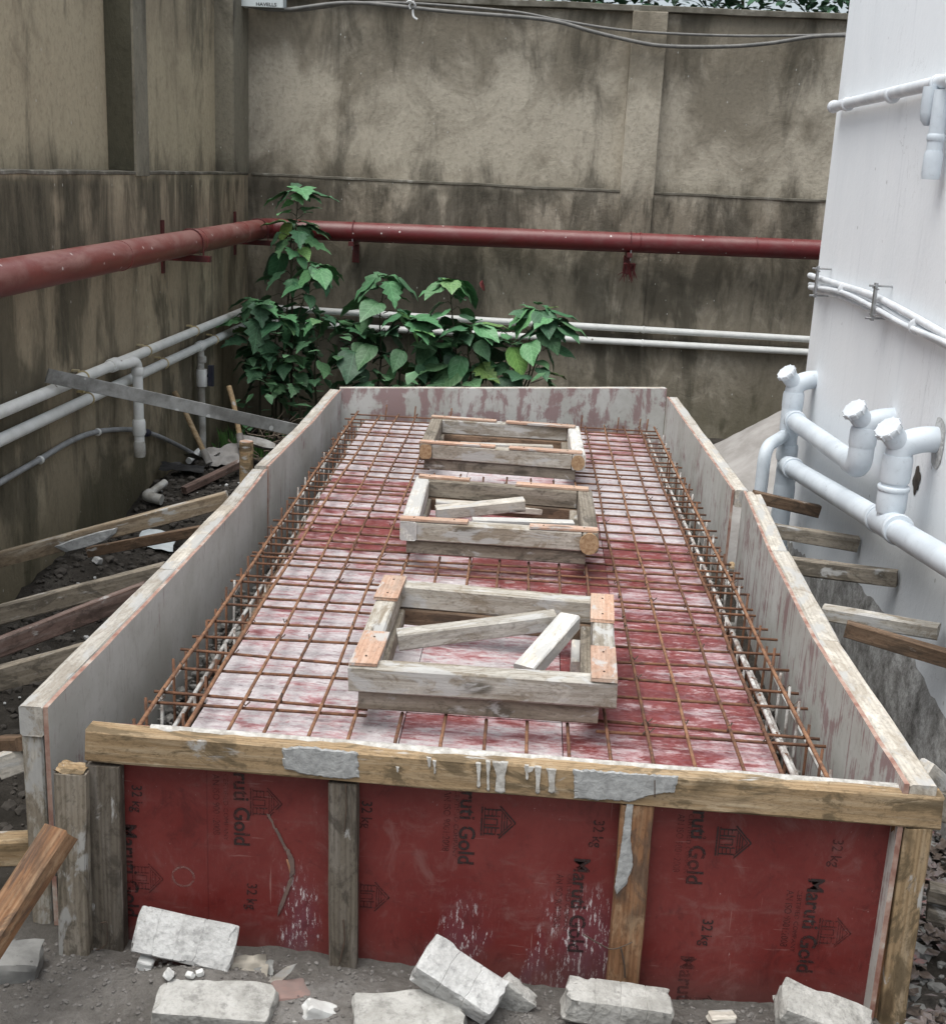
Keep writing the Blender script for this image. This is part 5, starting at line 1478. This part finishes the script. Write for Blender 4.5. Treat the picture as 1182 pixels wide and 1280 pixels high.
# pointed chip
a = Y_(2.90, 370, 1205); b = Y_(2.88, 333, 1230)
vs_ = [a, a.lerp(b, .35)+Vector((0, 0, .012)), a.lerp(b, .8)+Vector((0, 0, .010)), b, a.lerp(b, .7)+Vector((.012, 0, -.014)), a.lerp(b, .3)+Vector((.01, 0, -.008))]
vs_ = [Vector(v) for v in vs_]; vs_ += [v+Vector((.002, .008, -.004)) for v in vs_]
o = pydata('wood_chip', vs_, [(0, 1, 2, 3, 4, 5), (11, 10, 9, 8, 7, 6)]+[(i, 6+i, 6+(i+1) % 6, (i+1) % 6) for i in range(6)], M['wood_pale']); tag(o, 'pointed pale splinter standing between sack paper and stones', 'splinter')
def ffn(r):
    x = r.uniform(-1.6, 1.5); y = r.uniform(2.5, 3.04); return (x, y, gh(x, y)+.001)
scatter_stones('front_grit', 5200, ffn, .0015, .0085, M['grit'], 'grit and small stones on the grey soil in front', 'grit', seed=21)
# right strip: gravel and dry leaves
def rfn(r):
    x = r.uniform(1.12, 1.60); y = r.uniform(2.6, 7.2); return (x, y, gh(x, y)+.004)
scatter_stones('side_rubble', 1500, rfn, .008, .035, M['concrete_dark'], 'dark rubble filling the gap beside the white building', 'rubble', seed=23)
vs_ = []; fs = []; rnd = random.Random(3)
for _ in range(900):
    x = rnd.uniform(1.14, 1.60); y = rnd.uniform(2.7, 4.8); z = gh(x, y)+rnd.uniform(.01, .05); a = rnd.random()*6.28; s = rnd.uniform(.015, .04)
    e1 = Vector((math.cos(a), math.sin(a), rnd.uniform(-.4, .4)))*s; e2 = Vector((-math.sin(a), math.cos(a), rnd.uniform(-.4, .4)))*s*.5
    c = Vector((x, y, z)); k = len(vs_); vs_ += [c-e1, c+e2, c+e1, c-e2+Vector((0, 0, .006))]; fs.append((k, k+1, k+2, k+3))
o = pydata('dry_leaves', vs_, fs, M['litter']); tag(o, 'dry fallen leaves in the gap at the lower right', 'leaves', kind='stuff')
for i, (px, py) in enumerate(((1174, 1118), (1172, 1142))):
    a = Y_(3.35, px-14, py-4); b = Y_(3.32, px+40, py+8)
    o = timber('timber_block', a, b, .06, .042, M['wood_old']); tag(o, ['upper short weathered block in the dry leaves at the right edge', 'lower short weathered block in the dry leaves at the right edge'][i], 'timber block')

# ================================================================== PLANTS
def leaf_mesh(kind):
    """one blade 1 m long along +x, folded along its midrib, tip bending down; lobed or plain"""
    if kind == 0: prof = [(0, .03), (.05, .14), (.14, .28), (.28, .385), (.44, .40), (.60, .34), (.76, .23), (.90, .10), (1, .0)]
    elif kind == 1: prof = [(0, .03), (.05, .18), (.13, .36), (.20, .30), (.30, .48), (.40, .30), (.50, .40), (.60, .21), (.70, .26), (.80, .10), (.90, .09), (1, .0)]
    else: prof = [(0, .03), (.05, .20), (.18, .32), (.38, .36), (.58, .30), (.78, .17), (.92, .06), (1, .0)]
    vs_ = []; fs = []
    for (x, wd) in prof:
        dz = -.34*x*x+.03*math.sin(x*9)*(wd > .1)
        vs_ += [(x, -wd, dz+wd*.25-.05*(wd > .3)), (x, -wd*.5, dz+wd*.20), (x, 0, dz), (x, wd*.5, dz+wd*.20), (x, wd, dz+wd*.25-.05*(wd > .3))]
    for i in range(len(prof)-1):
        for k in range(4): a = i*5+k; fs.append((a, a+1, a+6, a+5))
    me = bpy.data.meshes.new('leaf'); me.from_pydata(vs_, [], fs); me.update()
    me.polygons.foreach_set('use_smooth', [True]*len(me.polygons)); return me
LM = {}
for k in range(3):
    for nm in ('leaf', 'leaf_young'):
        me = leaf_mesh(k); me.materials.append(M[nm]); LM[(k, nm)] = me
def plant(label, stems, lobed, seed, yv, young=.2, extra=()):
    rnd = random.Random(seed)
    root = Y_(yv, *stems[0][0]); root.z = 0
    t = thing('leafy_plant', label, 'plant', root)
    for (s0, s1, spread, nl, size) in stems:
        a = Y_(yv+rnd.uniform(-.1, .1), *s0); b = Y_(yv+rnd.uniform(-.15, .15), *s1)
        pts = [a, a.lerp(b, .35)+Vector((rnd.uniform(-.04, .04), 0, 0)), a.lerp(b, .7)+Vector((rnd.uniform(-.03, .03), -.02, 0)), b]
        g0 = Vector((a.x, a.y, 0)); pts = [g0]+pts if a.z > .1 else pts
        sp_ = spline(pts, 4); tube('stem', sp_, [.012*(1-.7*i/len(sp_)) for i in range(len(sp_))], M['stem'], t, 6)
        for i in range(nl):
            u = (i+rnd.random())/nl; u = u**.8
            p = a.lerp(b, u)
            ang = i*2.4+rnd.uniform(-.5, .5)
            sz = size*rnd.uniform(.55, 1.25)*(1.0 if u < .85 else .7)
            dr = Vector((math.cos(ang), math.sin(ang)*.8-.25, 0)).normalized()
            pet = dr*spread*rnd.uniform(.3, 1.0)*(1.1-.5*u); tip = p+pet+Vector((0, 0, rnd.uniform(-.02, .06)))
            tube('petiole', [p, p+pet*.6+Vector((0, 0, .03)), tip], [.004, .0035, .003], M['stem'], t, 5)
            tilt = rnd.uniform(-.95, .35) if u < .9 else rnd.uniform(-.3, .6)
            ex = (dr*math.cos(tilt)+Vector((0, 0, math.sin(tilt)))).normalized()
            ey = Vector((0, 0, 1)).cross(ex).normalized(); rl = rnd.uniform(-.5, .5)
            ez = ex.cross(ey); ey2 = ey*math.cos(rl)+ez*math.sin(rl); ez2 = ex.cross(ey2)
            mw = Matrix.Identity(4)
            for q in range(3): mw[q][0] = ex[q]*sz; mw[q][1] = ey2[q]*sz; mw[q][2] = ez2[q]*sz; mw[q][3] = tip[q]
            kd = (1 if rnd.random() < lobed else rnd.choice((0, 2)))
            me = LM[(kd, 'leaf_young' if rnd.random() < young*(1 if u > .5 else .3) else 'leaf')]
            o = bpy.data.objects.new('leaf', me); COL.objects.link(o); o.matrix_basis = mw; attach(o, t)
        for i in range(8):      # drooping rosette at the tip
            ang = i*2.4+rnd.random(); sz = size*rnd.uniform(.75, 1.15)*(.55 if i > 5 else 1)
            dr = Vector((math.cos(ang), math.sin(ang)*.8-.2, 0)).normalized(); tip = b+dr*.035*(8-i)/4+Vector((0, 0, .03*i/8+rnd.uniform(-.03, .03)))
            tilt = rnd.uniform(-.8, .25) if i < 6 else .6
            ex = (dr*math.cos(tilt)+Vector((0, 0, math.sin(tilt)))).normalized(); ey = Vector((0, 0, 1)).cross(ex).normalized(); ez = ex.cross(ey)
            mw = Matrix.Identity(4)
            for q in range(3): mw[q][0] = ex[q]*sz; mw[q][1] = ey[q]*sz; mw[q][2] = ez[q]*sz; mw[q][3] = tip[q]
            o = bpy.data.objects.new('leaf', LM[(1 if rnd.random() < lobed else 0, 'leaf_young' if rnd.random() < .6 else 'leaf')]); COL.objects.link(o); o.matrix_basis = mw; attach(o, t)
    return t
plant('tallest leafy plant climbing past the red pipe in the wall corner', [((352, 480), (373, 240), .17, 24, .24), ((365, 380), (368, 285), .20, 9, .26), ((352, 480), (395, 335), .16, 16, .23), ((340, 500), (330, 440), .15, 8, .22)], .5, 3, 10.25, .45)
plant('low bushy plant with lobed leaves left of the tall one', [((325, 480), (322, 380), .16, 20, .23), ((345, 500), (350, 400), .2, 15, .21), ((395, 500), (400, 400), .2, 12, .2), ((375, 510), (365, 450), .2, 9, .2)], .8, 7, 10.1, .12)
plant('leafy plant with a pointed crown left of the centre of the far wall', [((470, 500), (482, 350), .17, 20, .27), ((455, 500), (440, 410), .17, 14, .26), ((500, 500), (510, 400), .16, 14, .27)], .35, 12, 10.2, .2)
plant('leafy plant with rounded leaves, second from the right of the row', [((575, 500), (562, 355), .17, 22, .28), ((580, 500), (590, 410), .17, 14, .27), ((560, 500), (545, 430), .14, 9, .25)], .1, 19, 10.25, .45)
plant('leafy plant with broad leaves at the right end of the row', [((650, 500), (672, 388), .17, 14, .26), ((655, 500), (690, 405), .12, 6, .26), ((630, 500), (635, 430), .15, 8, .25)], .1, 23, 10.2, .5)
# dark undergrowth filling between the plants
vs_ = []; fs = []; rnd = random.Random(9)
def add_leaf(c, s, rnd):
    a = rnd.random()*6.28; t = rnd.uniform(-.8, .3)
    ex = Vector((math.cos(a)*math.cos(t), math.sin(a)*math.cos(t), math.sin(t))); ey = ex.cross(Vector((0, 0, 1))).normalized(); k = len(vs_)
    for (x, y, z) in ((0, 0, 0), (.35, .32, .05), (.7, .22, -.03), (1, 0, -.12), (.7, -.22, -.03), (.35, -.32, .05), (.5, 0, -.02)):
        vs_.append(c+ex*x*s+ey*y*s+Vector((0, 0, z*s)))
    for i in range(6): fs.append((k+i, k+(i+1) % 6, k+6))
for _ in range(240):
    px = rnd.uniform(300, 470) if rnd.random() < .72 else rnd.uniform(470, 700)
    lo = 415 if px < 430 else 462
    y = rnd.uniform(9.6, 10.75)
    c = Y_(y, px, rnd.uniform(lo, 560))
    if c.x < XW+.1: c.x = XW+.1+rnd.random()*.1
    if c.z < .02: c.z = .05
    add_leaf(c, rnd.uniform(.08, .19), rnd)
o = pydata('undergrowth', vs_, fs, M['leaf'], smooth=True); tag(o, 'dense dark undergrowth at the foot of the leafy plants', 'undergrowth', kind='stuff')
# withered red leaf
c = Y_(10.4, 599, 354); o = bpy.data.objects.new('withered_leaf', LM[(1, 'leaf')].copy()); o.data.materials[0] = M['leaf_red']; COL.objects.link(o)
o.matrix_basis = TR(c, (60, 30, 40)) @ Matrix.Scale(.11, 4); tag(o, 'single withered red leaf above the plant in the middle of the row', 'leaf')
# tuft of grass by the drop pipe
vs_ = []; fs = []
for _ in range(160):
    x = rnd.uniform(-2.45, -2.1); y = rnd.uniform(9.2, 9.9); z = gh(x, y)+.05; h = rnd.uniform(.06, .16); dx = rnd.uniform(-.06, .06); dy = rnd.uniform(-.05, .05); k = len(vs_)
    vs_ += [(x-.005, y, z-.05), (x+.005, y, z-.05), (x+dx*.5+.003, y+dy*.5, z+h*.6), (x+dx, y+dy, z+h)]; fs += [(k, k+1, k+2), (k, k+2, k+3)]
M['grass'] = m_simple('grass_blades', (.05, .13, .03), (.08, .17, .04), 9, .6)
o = pydata('grass_tuft', vs_, fs, M['grass']); tag(o, 'tuft of green grass between the drop pipe and the peg', 'grass', kind='stuff')
# greenery over the far wall
vs_ = []; fs = []
for _ in range(12000):
    c = Vector((rnd.uniform(-3.5, 6.5), rnd.uniform(YW+.45, YW+1.8), 0)); c.z = WT-.2+1.4*rnd.random()**1.4+.2*snoise(c.x*1.3, 3)
    add_leaf(c, rnd.uniform(.07, .15), rnd)
t = thing('hedge', 'green shrubs showing over the top of the far wall', 'shrub', (1.5, YW+1, 0))
pydata('foliage', vs_, fs, M['leaf'], t, smooth=True)['kind'] = 'stuff'
for i in range(14):
    x = -3+i*.68; tube('branch', [(x, YW+.9, 0), (x+.1, YW+.9, 2), (x+rnd.uniform(-.3, .3), YW+.6, WT+.3), (x+rnd.uniform(-.6, .6), YW+.4, WT+.55)], [.035, .03, .015, .005], M['stem'], t, 6)
